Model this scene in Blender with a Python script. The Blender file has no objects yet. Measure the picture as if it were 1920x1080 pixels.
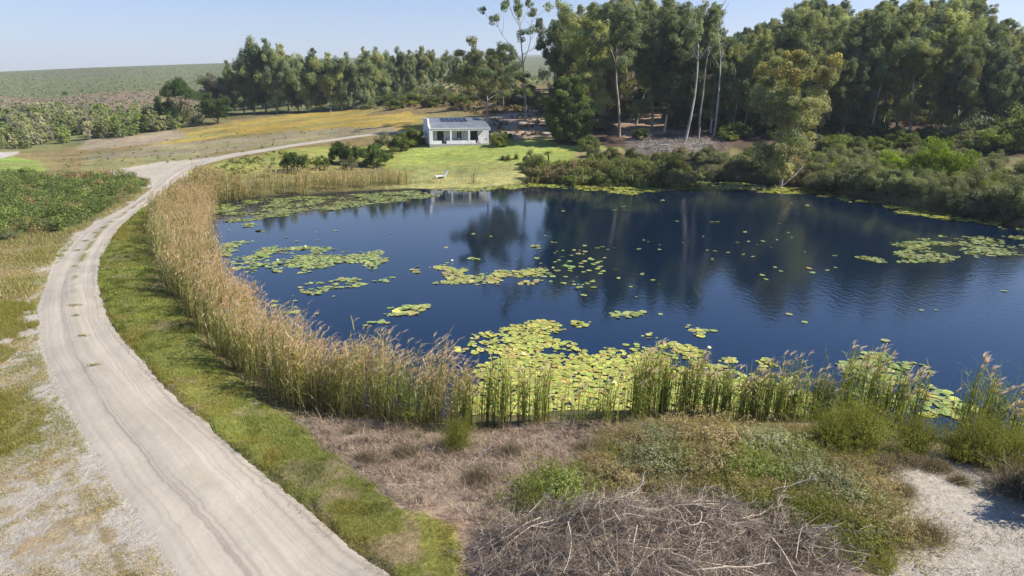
import bpy, bmesh, math, random
import numpy as np

R = math.radians
rng = np.random.RandomState(7)
random.seed(7)
S = bpy.context.scene
COL = S.collection

# ------------------------------------------------------------------ camera, sky, sun, exposure
CAM_Z, PITCH, F = 11.0, R(15.5), 1280.0
cam_d = bpy.data.cameras.new('camera')
cam_d.sensor_width = 36.0
cam_d.lens = 24.0
cam_d.clip_start = 0.1
cam_d.clip_end = 20000
cam = bpy.data.objects.new('camera', cam_d)
COL.objects.link(cam)
cam.location = (0, 0, CAM_Z)
cam.rotation_euler = (math.pi / 2 - PITCH, 0, 0)
S.camera = cam

SUN_EL, SUN_AZ = R(43), R(-3)          # azimuth counted from +X towards +Y
sun_dir = np.array([math.cos(SUN_EL) * math.cos(SUN_AZ), math.cos(SUN_EL) * math.sin(SUN_AZ), math.sin(SUN_EL)])
W = bpy.data.worlds.new('World')
S.world = W
W.use_nodes = True
wn = W.node_tree
bg = wn.nodes['Background']
sky = wn.nodes.new('ShaderNodeTexSky')
sky.sky_type = 'NISHITA'
sky.sun_disc = False
sky.sun_elevation = SUN_EL
sky.sun_rotation = math.pi / 2 - SUN_AZ
sky.altitude = 100
sky.air_density = 1.15
sky.dust_density = 0.5
sky.ozone_density = 4.0
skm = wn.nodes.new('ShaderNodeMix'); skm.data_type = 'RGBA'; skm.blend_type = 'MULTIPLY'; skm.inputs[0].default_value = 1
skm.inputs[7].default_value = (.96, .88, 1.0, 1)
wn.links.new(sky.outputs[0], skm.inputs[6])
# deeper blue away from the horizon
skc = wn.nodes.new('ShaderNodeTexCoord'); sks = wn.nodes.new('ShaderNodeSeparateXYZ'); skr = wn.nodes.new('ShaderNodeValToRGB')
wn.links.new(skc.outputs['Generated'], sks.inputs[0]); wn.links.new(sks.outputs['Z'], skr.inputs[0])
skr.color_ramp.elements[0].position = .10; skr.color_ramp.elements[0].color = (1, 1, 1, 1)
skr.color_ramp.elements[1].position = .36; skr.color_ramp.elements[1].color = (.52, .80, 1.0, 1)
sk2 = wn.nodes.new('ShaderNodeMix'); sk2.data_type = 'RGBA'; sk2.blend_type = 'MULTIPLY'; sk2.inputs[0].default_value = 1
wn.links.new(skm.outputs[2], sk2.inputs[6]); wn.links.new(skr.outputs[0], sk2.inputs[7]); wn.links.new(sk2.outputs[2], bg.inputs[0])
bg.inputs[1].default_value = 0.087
sl = bpy.data.lights.new('sun', 'SUN')
sl.energy = 4.8
sl.angle = R(0.5)
sl.color = (1.0, 0.93, 0.82)
so = bpy.data.objects.new('sun', sl)
COL.objects.link(so)
from mathutils import Vector
so.rotation_euler = Vector(sun_dir).to_track_quat('Z', 'Y').to_euler()
S.view_settings.view_transform = 'Standard'
S.view_settings.look = 'None'
S.view_settings.exposure = 0.88
S.view_settings.gamma = 1.0
S.view_settings.use_curve_mapping = False
S.cycles.max_bounces = 6
S.cycles.transparent_max_bounces = 8
S.cycles.use_denoising = True

# ------------------------------------------------------------------ small helpers
def _hash(ix, iy, seed):
    n = (ix.astype(np.int64) * 374761393 + iy.astype(np.int64) * 668265263 + seed * 1442695041) & 0x7fffffff
    n = ((n ^ (n >> 13)) * 1274126177) & 0x7fffffff
    n = n ^ (n >> 16)
    return (n & 0xffff) / 65535.0

def vnoise(x, y, seed=0):
    ix, iy = np.floor(x), np.floor(y)
    fx, fy = x - ix, y - iy
    fx = fx * fx * (3 - 2 * fx); fy = fy * fy * (3 - 2 * fy)
    a = _hash(ix, iy, seed); b = _hash(ix + 1, iy, seed)
    c = _hash(ix, iy + 1, seed); d = _hash(ix + 1, iy + 1, seed)
    return (a * (1 - fx) + b * fx) * (1 - fy) + (c * (1 - fx) + d * fx) * fy

def fbm(x, y, seed=0, octs=4):
    s, a, t = 0, 1.0, 0
    for k in range(octs):
        s = s + a * vnoise(x * 2 ** k, y * 2 ** k, seed + k * 17); t += a; a *= 0.5
    return s / t

def sstep(a, b, x):
    t = np.clip((x - a) / (b - a), 0, 1)
    return t * t * (3 - 2 * t)

def ray(px, py):
    u, v = (px - 960) / F, (540 - py) / F
    return np.array([u, math.cos(PITCH) + v * math.sin(PITCH), -math.sin(PITCH) + v * math.cos(PITCH)])

def at_z(px, py, z):
    d = ray(px, py); t = (z - CAM_Z) / d[2]
    return np.array([d[0] * t, d[1] * t, z])

def at_y(px, py, Y):
    d = ray(px, py); t = Y / d[1]
    return np.array([d[0] * t, Y, CAM_Z + d[2] * t])

# ------------------------------------------------------------------ terrain as a height function
# control points: (px, py, 'z'|'y', value)
CP = []
for px, py, z in [(540, 1080, .75), (800, 1080, .7), (1200, 1080, .8), (1500, 1080, .8), (1900, 1080, .9), (370, 900, .75), (160, 700, .75),
                  (120, 560, .75), (200, 430, .75), (290, 345, .8), (0, 1080, .5), (0, 900, .4), (0, 700, .3), (0, 560, .2), (60, 470, .1),
                  (0, 440, .0), (130, 400, .1), (0, 380, .0), (700, 850, .6), (1000, 850, .55), (1300, 850, .6), (1700, 900, .6),
                  (600, 800, .35), (900, 830, .4), (1500, 810, .4), (1850, 870, .35), (-300, 700, .0), (-300, 450, -.3), (2200, 1000, .8),
                  (200, 800, .7), (450, 800, .65), (330, 560, .5), (290, 440, .5), (120, 335, .2), (0, 330, -.2)]:
    CP.append(at_z(px, py, z))
for px, py, Y in [(310, 316, 99), (480, 262, 140), (300, 246, 180), (60, 281, 152), (0, 292, 142), (-200, 290, 150), (0, 215, 290), (200, 210, 290),
                  (400, 200, 290), (0, 175, 480), (200, 165, 480), (400, 160, 480), (0, 138, 800), (200, 131, 800), (400, 127, 800), (600, 140, 700),
                  (640, 214, 200), (450, 216, 205), (560, 232, 165), (700, 203, 212), (780, 239, 132), (808, 275.5, 115), (915, 272.5, 116),
                  (700, 285, 112), (600, 300, 104), (500, 290, 110), (400, 300, 105), (830, 205, 175), (820, 184, 195), (830, 163, 240), (920, 165, 230),
                  (1000, 228, 138), (1000, 182, 190), (1010, 150, 420), (1010, 108, 2500), (600, 110, 2500), (200, 145, 2500), (1400, 90, 2500), (1900, 80, 2500),
                  (820, 340, 94), (960, 330, 95), (900, 300, 104), (1100, 264, 119), (1180, 285, 108), (1200, 225, 140), (1300, 258, 116), (1350, 272, 110), (1400, 200, 160),
                  (1500, 268, 110), (1650, 272, 110), (1800, 268, 108), (1920, 262, 104), (2200, 250, 104), (1500, 140, 240), (1800, 120, 240), (2100, 110, 240),
                  (1100, 160, 240), (1300, 150, 240), (1500, 331, 90), (1600, 341, 83), (1750, 358, 75), (1920, 383, 66), (2200, 400, 66), (1500, 300, 101), (1620, 306, 97), (1780, 312, 91), (1920, 322, 84),
                  (1200, 312, 97), (1350, 322, 92)]:
    CP.append(at_y(px, py, Y))
CP = np.array(CP)

def _ac(x, y):
    r = np.sqrt(x * x + y * y)
    a = np.arctan2(x, np.maximum(y, -1e9))
    a = np.clip(a, -0.95, 0.95)
    return np.stack([a * 1.3, np.log(np.clip(r, 11, 4000))], -1)

def _tps_fit(P, z, lam):
    n = len(P)
    d = np.linalg.norm(P[:, None] - P[None], axis=2)
    K = d ** 2 * np.log(d + 1e-9) + lam * np.eye(n)
    A = np.zeros((n + 3, n + 3)); A[:n, :n] = K
    A[:n, n] = 1; A[:n, n + 1:] = P; A[n, :n] = 1; A[n + 1:, :n] = P.T
    return np.linalg.solve(A, np.concatenate([z, np.zeros(3)]))

# fitted as the slope (rise from the camera's foot / distance), which keeps near and far equally smooth
_P = _ac(CP[:, 0], CP[:, 1])
_rad = np.sqrt(CP[:, 0] ** 2 + CP[:, 1] ** 2)
_w = _tps_fit(_P, (CP[:, 2] - CAM_Z) / _rad, 2e-3)

def base_h(x, y):
    x = np.asarray(x, float); y = np.asarray(y, float)
    sh = x.shape
    x = x.ravel(); y = y.ravel()
    out = np.empty(len(x))
    for i in range(0, len(x), 40000):
        Q = _ac(x[i:i + 40000], y[i:i + 40000])
        d = np.linalg.norm(Q[:, None] - _P[None], axis=2)
        out[i:i + 40000] = (d ** 2 * np.log(d + 1e-9)) @ _w[:-3] + _w[-3] + Q @ _w[-2:]
    r = np.clip(np.sqrt(x * x + y * y), 11, 4000)
    z = CAM_Z + out * r
    return np.clip(z, -1.5, 220).reshape(sh)

SHORE_PX = [(354, 373), (362, 395), (346, 430), (336, 480), (350, 520), (383, 570), (420, 635), (500, 705), (590, 752), (700, 768), (830, 775), (1000, 775),
            (1180, 768), (1350, 772), (1500, 775), (1620, 790), (1760, 820), (1900, 835), (2050, 850)]
SHORE2_PX = [(1920, 428), (1830, 408), (1750, 397), (1660, 380), (1560, 362), (1480, 347), (1400, 341), (1300, 336), (1180, 333), (1080, 331), (1020, 333), (985, 343), (930, 350),
             (860, 354), (800, 355), (760, 354), (640, 360), (520, 366), (420, 374), (380, 371)]
SHORE = [at_z(a, b, 0)[:2] for a, b in SHORE_PX] + [np.array([30, 19]), np.array([48, 24]), np.array([62, 38]), np.array([60, 52])] + [at_z(a, b, 0)[:2] for a, b in SHORE2_PX]
SHORE = np.array(SHORE)

def in_poly(x, y, poly):
    x = np.asarray(x, float); y = np.asarray(y, float)
    c = np.zeros(x.shape, bool)
    n = len(poly)
    for i in range(n):
        x1, y1 = poly[i]; x2, y2 = poly[(i + 1) % n]
        if y1 == y2: continue
        m = ((y1 > y) != (y2 > y)) & (x < (x2 - x1) * (y - y1) / (y2 - y1) + x1)
        c ^= m
    return c

def line_dist(x, y, poly, closed=True):
    x = np.asarray(x, float); y = np.asarray(y, float)
    best = np.full(x.shape, 1e18)
    n = len(poly)
    for i in range(n if closed else n - 1):
        a = np.asarray(poly[i], float); b = np.asarray(poly[(i + 1) % n], float)
        ab = b - a; L = max(ab @ ab, 1e-9)
        t = np.clip(((x - a[0]) * ab[0] + (y - a[1]) * ab[1]) / L, 0, 1)
        dx = x - a[0] - t * ab[0]; dy = y - a[1] - t * ab[1]
        best = np.minimum(best, dx * dx + dy * dy)
    return np.sqrt(best)

def sdist(x, y, poly):           # positive inside
    d = line_dist(x, y, poly)
    return np.where(in_poly(x, y, poly), d, -d)

def ground(x, y, detail=True):
    x = np.asarray(x, float); y = np.asarray(y, float)
    z = base_h(x, y)
    d = sdist(x, y, SHORE) + (fbm(x * .5, y * .5, 3, 3) - .5) * 1.6
    zo = np.maximum(z, np.clip(-d * 0.12, 0, .3))
    z = np.where(d > 0, -np.clip(d * .22, 0, 1.3), zo * sstep(0, 1.5, -d) + .02 * (1 - sstep(0, 1.5, -d)))
    if detail:
        r = np.sqrt(x * x + y * y)
        amp = np.clip(r / 200, .12, 2.2) * (d < -.5)
        z = z + (fbm(x / np.clip(r * .05, 2, 60), y / np.clip(r * .05, 2, 60), 9, 3) - .5) * amp * .5
        v = verge_mask(x, y)
        z = z + v * .13
    return z

def G(px, py):                   # where the sight line through a photo point meets the ground
    d = ray(px, py)
    t = np.concatenate([np.linspace(8, 120, 700), np.geomspace(120, 3500, 700)])
    X, Y, Z = d[0] * t, d[1] * t, CAM_Z + d[2] * t
    h = base_h(X, Y)
    k = np.argmax(Z < h)
    if not (Z < h).any(): k = len(t) - 1
    k = max(k, 1)
    f = (Z[k - 1] - h[k - 1]) / max((Z[k - 1] - h[k - 1]) - (Z[k] - h[k]), 1e-9)
    tt = t[k - 1] + (t[k] - t[k - 1]) * min(max(f, 0), 1)
    return np.array([d[0] * tt, d[1] * tt])

def GP(pts): return np.array([G(*p) for p in pts])

def XY(px, Y):                   # ground point in photo column px at distance Y
    x = (px - 960) / F * Y
    for _ in range(4):
        z = float(base_h(np.array([x]), np.array([Y]))[0])
        dep = Y * math.cos(PITCH) - (z - CAM_Z) * math.sin(PITCH)
        x = (px - 960) / F * dep
    return x, Y

def H(x, y): return float(ground(np.array([float(x)]), np.array([float(y)]))[0])

# road edges and the grass verge beside it
ROAD_L = [(470, 1300), (400, 1180), (330, 1080), (270, 1000), (215, 910), (160, 820), (108, 730), (80, 650), (75, 580), (95, 510), (140, 452), (200, 407), (258, 372), (287, 350),
          (302, 333), (335, 312), (390, 296), (450, 284), (520, 273.5), (600, 263.5), (660, 255), (720, 248), (790, 243)]
ROAD_R = [(850, 1180), (735, 1080), (640, 1008), (540, 930), (450, 853), (370, 782), (300, 716), (240, 650), (200, 590), (183, 530), (188, 482), (222, 432), (272, 385),
          (305, 360), (332, 335), (352, 317), (402, 302), (460, 289), (530, 277.5), (610, 266.5), (666, 257.5), (725, 250.5), (790, 245)]
RL, RR = GP(ROAD_L), GP(ROAD_R)
VERGE_PX = [(1000, 1300), (850, 1180), (735, 1080), (640, 1008), (540, 930), (450, 853), (370, 782), (300, 716), (240, 650), (200, 590), (183, 530), (188, 482), (222, 432), (268, 390),
            (282, 395), (275, 450), (300, 520), (345, 580), (395, 655), (480, 745), (570, 800), (620, 850), (690, 900), (760, 950), (860, 985), (880, 1080), (960, 1180), (1080, 1300)]
VERGE = GP(VERGE_PX)
_vb = (VERGE.min(0) - 1, VERGE.max(0) + 1)
def verge_mask(x, y):
    m = np.zeros(np.shape(x))
    k = (x > _vb[0][0]) & (x < _vb[1][0]) & (y > _vb[0][1]) & (y < _vb[1][1])
    if np.any(k):
        xx, yy = x[k], y[k]
        m[k] = sstep(-.05, .25, sdist(xx, yy, VERGE) + (fbm(xx * 1.7, yy * 1.7, 31, 3) - .5) * .5)
    return m

# ------------------------------------------------------------------ mesh building from arrays
def mesh_obj(name, V, faces, mats, parent=None, col=None, uv=None, smooth=False, mat_idx=None, link=True):
    """V (n,3); faces: one (m,k) int array or a list of such arrays; col (n,3) point colours"""
    if not isinstance(faces, list): faces = [faces]
    faces = [np.asarray(f, np.int32) for f in faces if len(f)]
    me = bpy.data.meshes.new(name)
    V = np.asarray(V, np.float32)
    me.vertices.add(len(V)); me.vertices.foreach_set('co', V.ravel())
    li = np.concatenate([f.ravel() for f in faces])
    lt = np.concatenate([np.full(len(f), f.shape[1], np.int32) for f in faces])
    ls = np.concatenate([[0], np.cumsum(lt)[:-1]]).astype(np.int32)
    me.loops.add(len(li)); me.loops.foreach_set('vertex_index', li)
    me.polygons.add(len(lt)); me.polygons.foreach_set('loop_start', ls); me.polygons.foreach_set('loop_total', lt)
    if mat_idx is not None: me.polygons.foreach_set('material_index', np.asarray(mat_idx, np.int32))
    me.polygons.foreach_set('use_smooth', np.full(len(lt), smooth, bool))
    if col is not None:
        for nm, c in (col.items() if isinstance(col, dict) else [('Col', col)]):
            a = me.color_attributes.new(nm, 'FLOAT_COLOR', 'POINT')
            c4 = np.ones((len(V), 4), np.float32); c4[:, :c.shape[1]] = c
            a.data.foreach_set('color', c4.ravel())
    if uv is not None:
        u = me.uv_layers.new(name='UVMap')
        u.data.foreach_set('uv', np.asarray(uv, np.float32)[li].ravel())
    me.update(calc_edges=True)
    me.validate(verbose=False)
    for m in (mats if isinstance(mats, list) else [mats]): me.materials.append(m)
    o = bpy.data.objects.new(name, me)
    if link: COL.objects.link(o)
    if parent is not None: o.parent = parent
    return o

def tag(o, label=None, cat=None, group=None, kind=None):
    if label: o['label'] = label
    if cat: o['category'] = cat
    if group: o['group'] = group
    if kind: o['kind'] = kind
    return o

def empty(name, loc=(0, 0, 0), rz=0.0, sc=1.0):
    o = bpy.data.objects.new(name, None)
    o.empty_display_size = .2
    COL.objects.link(o)
    o.location = loc; o.rotation_euler = (0, 0, rz)
    o.scale = (sc,) * 3 if np.isscalar(sc) else sc
    return o

def copy_tree(o, parent=None):
    c = o.copy(); COL.objects.link(c)
    if parent is not None: c.parent = parent
    for ch in list(o.children): copy_tree(ch, c)
    return c

class MB:
    """collects polygons for one mesh"""
    def __init__(s): s.V = []; s.F = []; s.n = 0
    def add(s, V, F):
        V = np.asarray(V, float)
        for f in F: s.F.append([i + s.n for i in f])
        s.V.append(V); s.n += len(V); return s
    def box(s, x0, x1, y0, y1, z0, z1):
        V = [(x, y, z) for z in (z0, z1) for x, y in ((x0, y0), (x1, y0), (x1, y1), (x0, y1))]
        return s.add(V, [(3, 2, 1, 0), (4, 5, 6, 7), (0, 1, 5, 4), (1, 2, 6, 5), (2, 3, 7, 6), (3, 0, 4, 7)])
    def prism(s, prof, x0, x1):
        """prof: list of (y,z) counter-clockwise seen from +x"""
        n = len(prof)
        V = [(x0, y, z) for y, z in prof] + [(x1, y, z) for y, z in prof]
        return s.add(V, [tuple(range(n))[::-1], tuple(range(n, 2 * n))] + [(i, (i + 1) % n, n + (i + 1) % n, n + i) for i in range(n)])
    def tube(s, pts, rad, sides=8):
        V, F = tube_arr([np.array(p, float) for p in pts], rad, sides)
        return s.add(V, [tuple(f) for f in F])
    def build(s, name, mat, parent=None, bevel=0.0, smooth=False):
        me = bpy.data.meshes.new(name)
        me.from_pydata(np.concatenate(s.V).tolist(), [], s.F)
        if bevel:
            bm = bmesh.new(); bm.from_mesh(me)
            bmesh.ops.bevel(bm, geom=bm.edges[:], offset=bevel, segments=2, affect='EDGES', clamp_overlap=True)
            bm.to_mesh(me); bm.free()
        me.update(); me.materials.append(mat)
        if smooth: me.polygons.foreach_set('use_smooth', [True] * len(me.polygons))
        o = bpy.data.objects.new(name, me); COL.objects.link(o)
        if parent is not None: o.parent = parent
        return o

def tube_arr(pts, rad, sides=8):
    pts = np.asarray(pts, float); n = len(pts)
    rad = np.broadcast_to(np.asarray(rad, float), (n,))
    T = np.gradient(pts, axis=0); T /= np.linalg.norm(T, axis=1)[:, None] + 1e-9
    a = np.where(np.abs(T[:, 2:3]) < .9, np.array([[0, 0, 1.]]), np.array([[1., 0, 0]]))
    U = np.cross(T, a); U /= np.linalg.norm(U, axis=1)[:, None] + 1e-9
    Wv = np.cross(T, U)
    for i in range(1, n):        # keep rings from twisting
        U[i] = U[i - 1] - T[i] * (U[i - 1] @ T[i]); U[i] /= np.linalg.norm(U[i]) + 1e-9
        Wv[i] = np.cross(T[i], U[i])
    an = np.arange(sides) * 2 * math.pi / sides
    V = pts[:, None] + rad[:, None, None] * (np.cos(an)[None, :, None] * U[:, None] + np.sin(an)[None, :, None] * Wv[:, None])
    V = V.reshape(-1, 3)
    i = np.arange(n - 1)[:, None]; j = np.arange(sides)[None]
    Fq = np.stack([i * sides + j, i * sides + (j + 1) % sides, (i + 1) * sides + (j + 1) % sides, (i + 1) * sides + j], -1).reshape(-1, 4)
    return V, Fq

def join(parts):
    Vs, Fs, n = [], [], 0
    for V, Fq in parts:
        Vs.append(V); Fs.append(Fq + n); n += len(V)
    return np.concatenate(Vs), np.concatenate(Fs)

def strips(P, Wd, side, col):
    """n ribbons of k points: P (n,k,3), Wd (n,k) widths, side (n,3), col (n,k,3)"""
    n, k, _ = P.shape
    s = side[:, None, :] * Wd[..., None] * .5
    V = np.stack([P - s, P + s], 2).reshape(-1, 3)
    C = np.repeat(col.reshape(-1, 3), 2, 0)
    b = (np.arange(n) * k * 2)[:, None] + np.arange(k - 1)[None] * 2
    Fq = np.stack([b, b + 1, b + 3, b + 2], -1).reshape(-1, 4)
    return V, Fq, C

class Cloud:
    """collects coloured arrays (leaf cards, ribbons) for one mesh"""
    def __init__(s): s.V = []; s.F = []; s.C = []; s.n = 0
    def add(s, V, Fq, C):
        s.V.append(V); s.F.append(Fq + s.n); s.C.append(C); s.n += len(V)
    def arrays(s): return np.concatenate(s.V), np.concatenate(s.F), np.concatenate(s.C)
    def build(s, name, mat, parent=None):
        V, Fq, C = s.arrays()
        return mesh_obj(name, V, Fq, mat, parent, col=C)

def unit(v): return v / (np.linalg.norm(v, axis=-1, keepdims=True) + 1e-9)

def leaf_cards(P, N, Lg, Wd, col, droop=0.6, rs=rng):
    """diamond leaves at P, face normal near N, long axis drawn towards the ground by droop"""
    n = len(P)
    t = rs.normal(size=(n, 3)); t[:, 2] -= droop * 2
    t = unit(t - N * np.sum(t * N, 1, keepdims=True))
    b = np.cross(N, t)
    Lg = np.broadcast_to(Lg, (n,))[:, None]; Wd = np.broadcast_to(Wd, (n,))[:, None]
    V = np.stack([P - t * Lg * .5, P + b * Wd * .5 - t * Lg * .05 + N * Wd * .12, P + t * Lg * .5, P - b * Wd * .5 - t * Lg * .05 + N * Wd * .12], 1).reshape(-1, 3)
    Fq = np.arange(n * 4).reshape(n, 4)
    return V, Fq, np.repeat(col, 4, 0)

def puff(cl, c, rad, n, Lg, Wd, tint, rs, droop=.6, subs=7, flat=1.0, outward=.75):
    """one foliage clump: several small blobs spread in an ellipsoid, leaves on the blobs"""
    c = np.asarray(c, float)
    rad = np.asarray(rad, float) * np.ones(3)
    d = unit(rs.normal(size=(subs, 3)))
    sc = d * rad * (rs.uniform(.35, .85, (subs, 1)))
    sr = rs.uniform(.32, .52, subs)
    k = rs.randint(0, subs, n)
    ld = unit(rs.normal(size=(n, 3)))
    ld[:, 2] += .15
    P = c + sc[k] + ld * rad * (sr[k] * rs.uniform(.6, 1.05, n))[:, None]
    out = unit(ld * .7 + unit(P - c) * .6)
    N = unit(out * outward + rs.normal(size=(n, 3)) * .45)
    br = rs.uniform(.75, 1.25, subs)[k] * rs.uniform(.75, 1.25, n)
    col = np.asarray(tint)[None] * br[:, None] * np.array([1, 1, 1])
    col = col * (1 + rs.normal(size=(n, 3)) * .06)
    V, Fq, C = leaf_cards(P, N, Lg * rs.uniform(.7, 1.3, n), Wd * rs.uniform(.7, 1.3, n), np.clip(col, 0, 1), droop, rs)
    cl.add(V, Fq, C)

# ------------------------------------------------------------------ materials
def new_mat(name):
    m = bpy.data.materials.new(name); m.use_nodes = True
    nt = m.node_tree; nt.nodes.clear()
    out = nt.nodes.new('ShaderNodeOutputMaterial')
    return m, nt, out

def N(nt, typ, **kw):
    n = nt.nodes.new('ShaderNode' + typ)
    for k, v in kw.items():
        if k.startswith('i_'):
            key = k[2:]
            n.inputs[int(key) if key.isdigit() else key.replace('_', ' ')].default_value = v
        else: setattr(n, k, v)
    return n

def leaf_mat(name, mul=(1, 1, 1), transl=.35, rough=.55, spec=.25, tcol=(1.15, 1.15, .55), vary=.25):
    m, nt, out = new_mat(name)
    a = N(nt, 'Attribute', attribute_name='Col')
    oi = N(nt, 'ObjectInfo')
    mr = N(nt, 'MapRange', i_3=1 - vary, i_4=1 + vary)
    nt.links.new(oi.outputs['Random'], mr.inputs[0])
    mx = N(nt, 'Mix', data_type='RGBA', blend_type='MULTIPLY'); mx.inputs[0].default_value = 1
    nt.links.new(a.outputs['Color'], mx.inputs[6]); mx.inputs[7].default_value = (*mul, 1)
    m2 = N(nt, 'VectorMath', operation='SCALE')
    nt.links.new(mx.outputs[2], m2.inputs[0]); nt.links.new(mr.outputs[0], m2.inputs['Scale'])
    b = N(nt, 'BsdfPrincipled', i_Roughness=rough)
    b.inputs['Specular IOR Level'].default_value = spec
    nt.links.new(m2.outputs[0], b.inputs['Base Color'])
    t = N(nt, 'BsdfTranslucent')
    m3 = N(nt, 'VectorMath', operation='MULTIPLY'); m3.inputs[1].default_value = tcol
    nt.links.new(m2.outputs[0], m3.inputs[0]); nt.links.new(m3.outputs[0], t.inputs[0])
    ms = N(nt, 'MixShader'); ms.inputs[0].default_value = transl
    nt.links.new(b.outputs[0], ms.inputs[1]); nt.links.new(t.outputs[0], ms.inputs[2])
    nt.links.new(ms.outputs[0], out.inputs[0])
    return m

def noise_mat(name, c1, c2, scale=8.0, rough=.8, bump=.0, detail=5, spec=.3, metallic=0.0, stretch=(1, 1, 1), ramp=(.35, .65)):
    m, nt, out = new_mat(name)
    tc = N(nt, 'TexCoord'); mp = N(nt, 'Mapping'); mp.inputs['Scale'].default_value = stretch
    nt.links.new(tc.outputs['Object'], mp.inputs[0])
    nz = N(nt, 'TexNoise', i_Scale=scale, i_Detail=detail); nt.links.new(mp.outputs[0], nz.inputs['Vector'])
    cr = N(nt, 'ValToRGB'); cr.color_ramp.elements[0].position = ramp[0]; cr.color_ramp.elements[1].position = ramp[1]
    cr.color_ramp.elements[0].color = (*c1, 1); cr.color_ramp.elements[1].color = (*c2, 1)
    nt.links.new(nz.outputs['Fac'], cr.inputs[0])
    b = N(nt, 'BsdfPrincipled', i_Roughness=rough, i_Metallic=metallic); b.inputs['Specular IOR Level'].default_value = spec
    nt.links.new(cr.outputs[0], b.inputs['Base Color'])
    if bump:
        bp = N(nt, 'Bump', i_Strength=bump, i_Distance=.05); nt.links.new(nz.outputs['Fac'], bp.inputs['Height'])
        nt.links.new(bp.outputs[0], b.inputs['Normal'])
    nt.links.new(b.outputs[0], out.inputs[0])
    return m

M = {}
M['gum'] = leaf_mat('gum_leaves', mul=(2.95, 2.95, 3.3), transl=.4, tcol=(1.05, 1.08, .6))
M['leaf'] = leaf_mat('broad_leaves', mul=(1.65, 1.6, 1.6), transl=.38)
M['thicket'] = leaf_mat('thicket_leaves', mul=(2.9, 2.85, 2.9), transl=.38)
M['reed'] = leaf_mat('reed_blades', mul=(1.75, 1.7, 1.75), transl=.38, spec=.2, vary=0)
M['grass'] = leaf_mat('grass_blades', mul=(1.5, 1.45, 1.3), transl=.4, spec=.15, vary=0)
M['twig'] = leaf_mat('dry_twigs', mul=(1.35, 1.32, 1.3), transl=.0, spec=.15, vary=.05)
M['pad'] = leaf_mat('lily_pad_leaf', mul=(1.5, 1.5, 1.35), transl=.12, rough=.35, spec=.5, vary=.2, tcol=(1.1, 1.1, .5))
M['bark'] = noise_mat('gum_bark', (.16, .12, .09), (.42, .36, .29), 3.0, .85, .4, stretch=(1, 1, .25))
M['palebark'] = noise_mat('pale_gum_bark', (.22, .19, .165), (.52, .48, .43), 2.0, .75, .3, stretch=(1, 1, .2))
M['darkbark'] = noise_mat('dark_bark', (.06, .045, .035), (.16, .12, .09), 5.0, .9, .5, stretch=(1, 1, .3))

# ------------------------------------------------------------------ ground sheet
def terrain():
    fr = R(50)
    a = np.concatenate([np.linspace(-math.pi, -fr, 50)[:-1], np.linspace(-fr, fr, 620), np.linspace(fr, math.pi, 50)[1:-1]])
    r = np.concatenate([[2, 4, 6, 7.5], np.geomspace(8.5, 4000, 560)])
    A, Rr = np.meshgrid(a, r)
    X, Y = Rr * np.sin(A), Rr * np.cos(A)
    Z = ground(X, Y)
    nr, na = X.shape
    col, par = ground_colours(X, Y)
    V = np.stack([X, Y, Z], -1).reshape(-1, 3)
    V = np.concatenate([V, [[0, 0, float(Z[0].mean())]]])
    col = np.concatenate([col.reshape(-1, 3), col.reshape(-1, 3)[:1]]); par = np.concatenate([par.reshape(-1, 3), par.reshape(-1, 3)[:1]])
    i = np.arange(nr - 1)[:, None]; j = np.arange(na)[None]
    Fq = np.stack([i * na + j, i * na + (j + 1) % na, (i + 1) * na + (j + 1) % na, (i + 1) * na + j], -1).reshape(-1, 4)[:, ::-1]
    j = np.arange(na)
    Ft = np.stack([(j + 1) % na, j, np.full(na, nr * na)], -1)[:, ::-1]
    o = mesh_obj('ground', V, [Fq, Ft], ground_mat(), col={'Col': col, 'Par': par}, smooth=True)
    tag(o, kind='structure')

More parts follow.
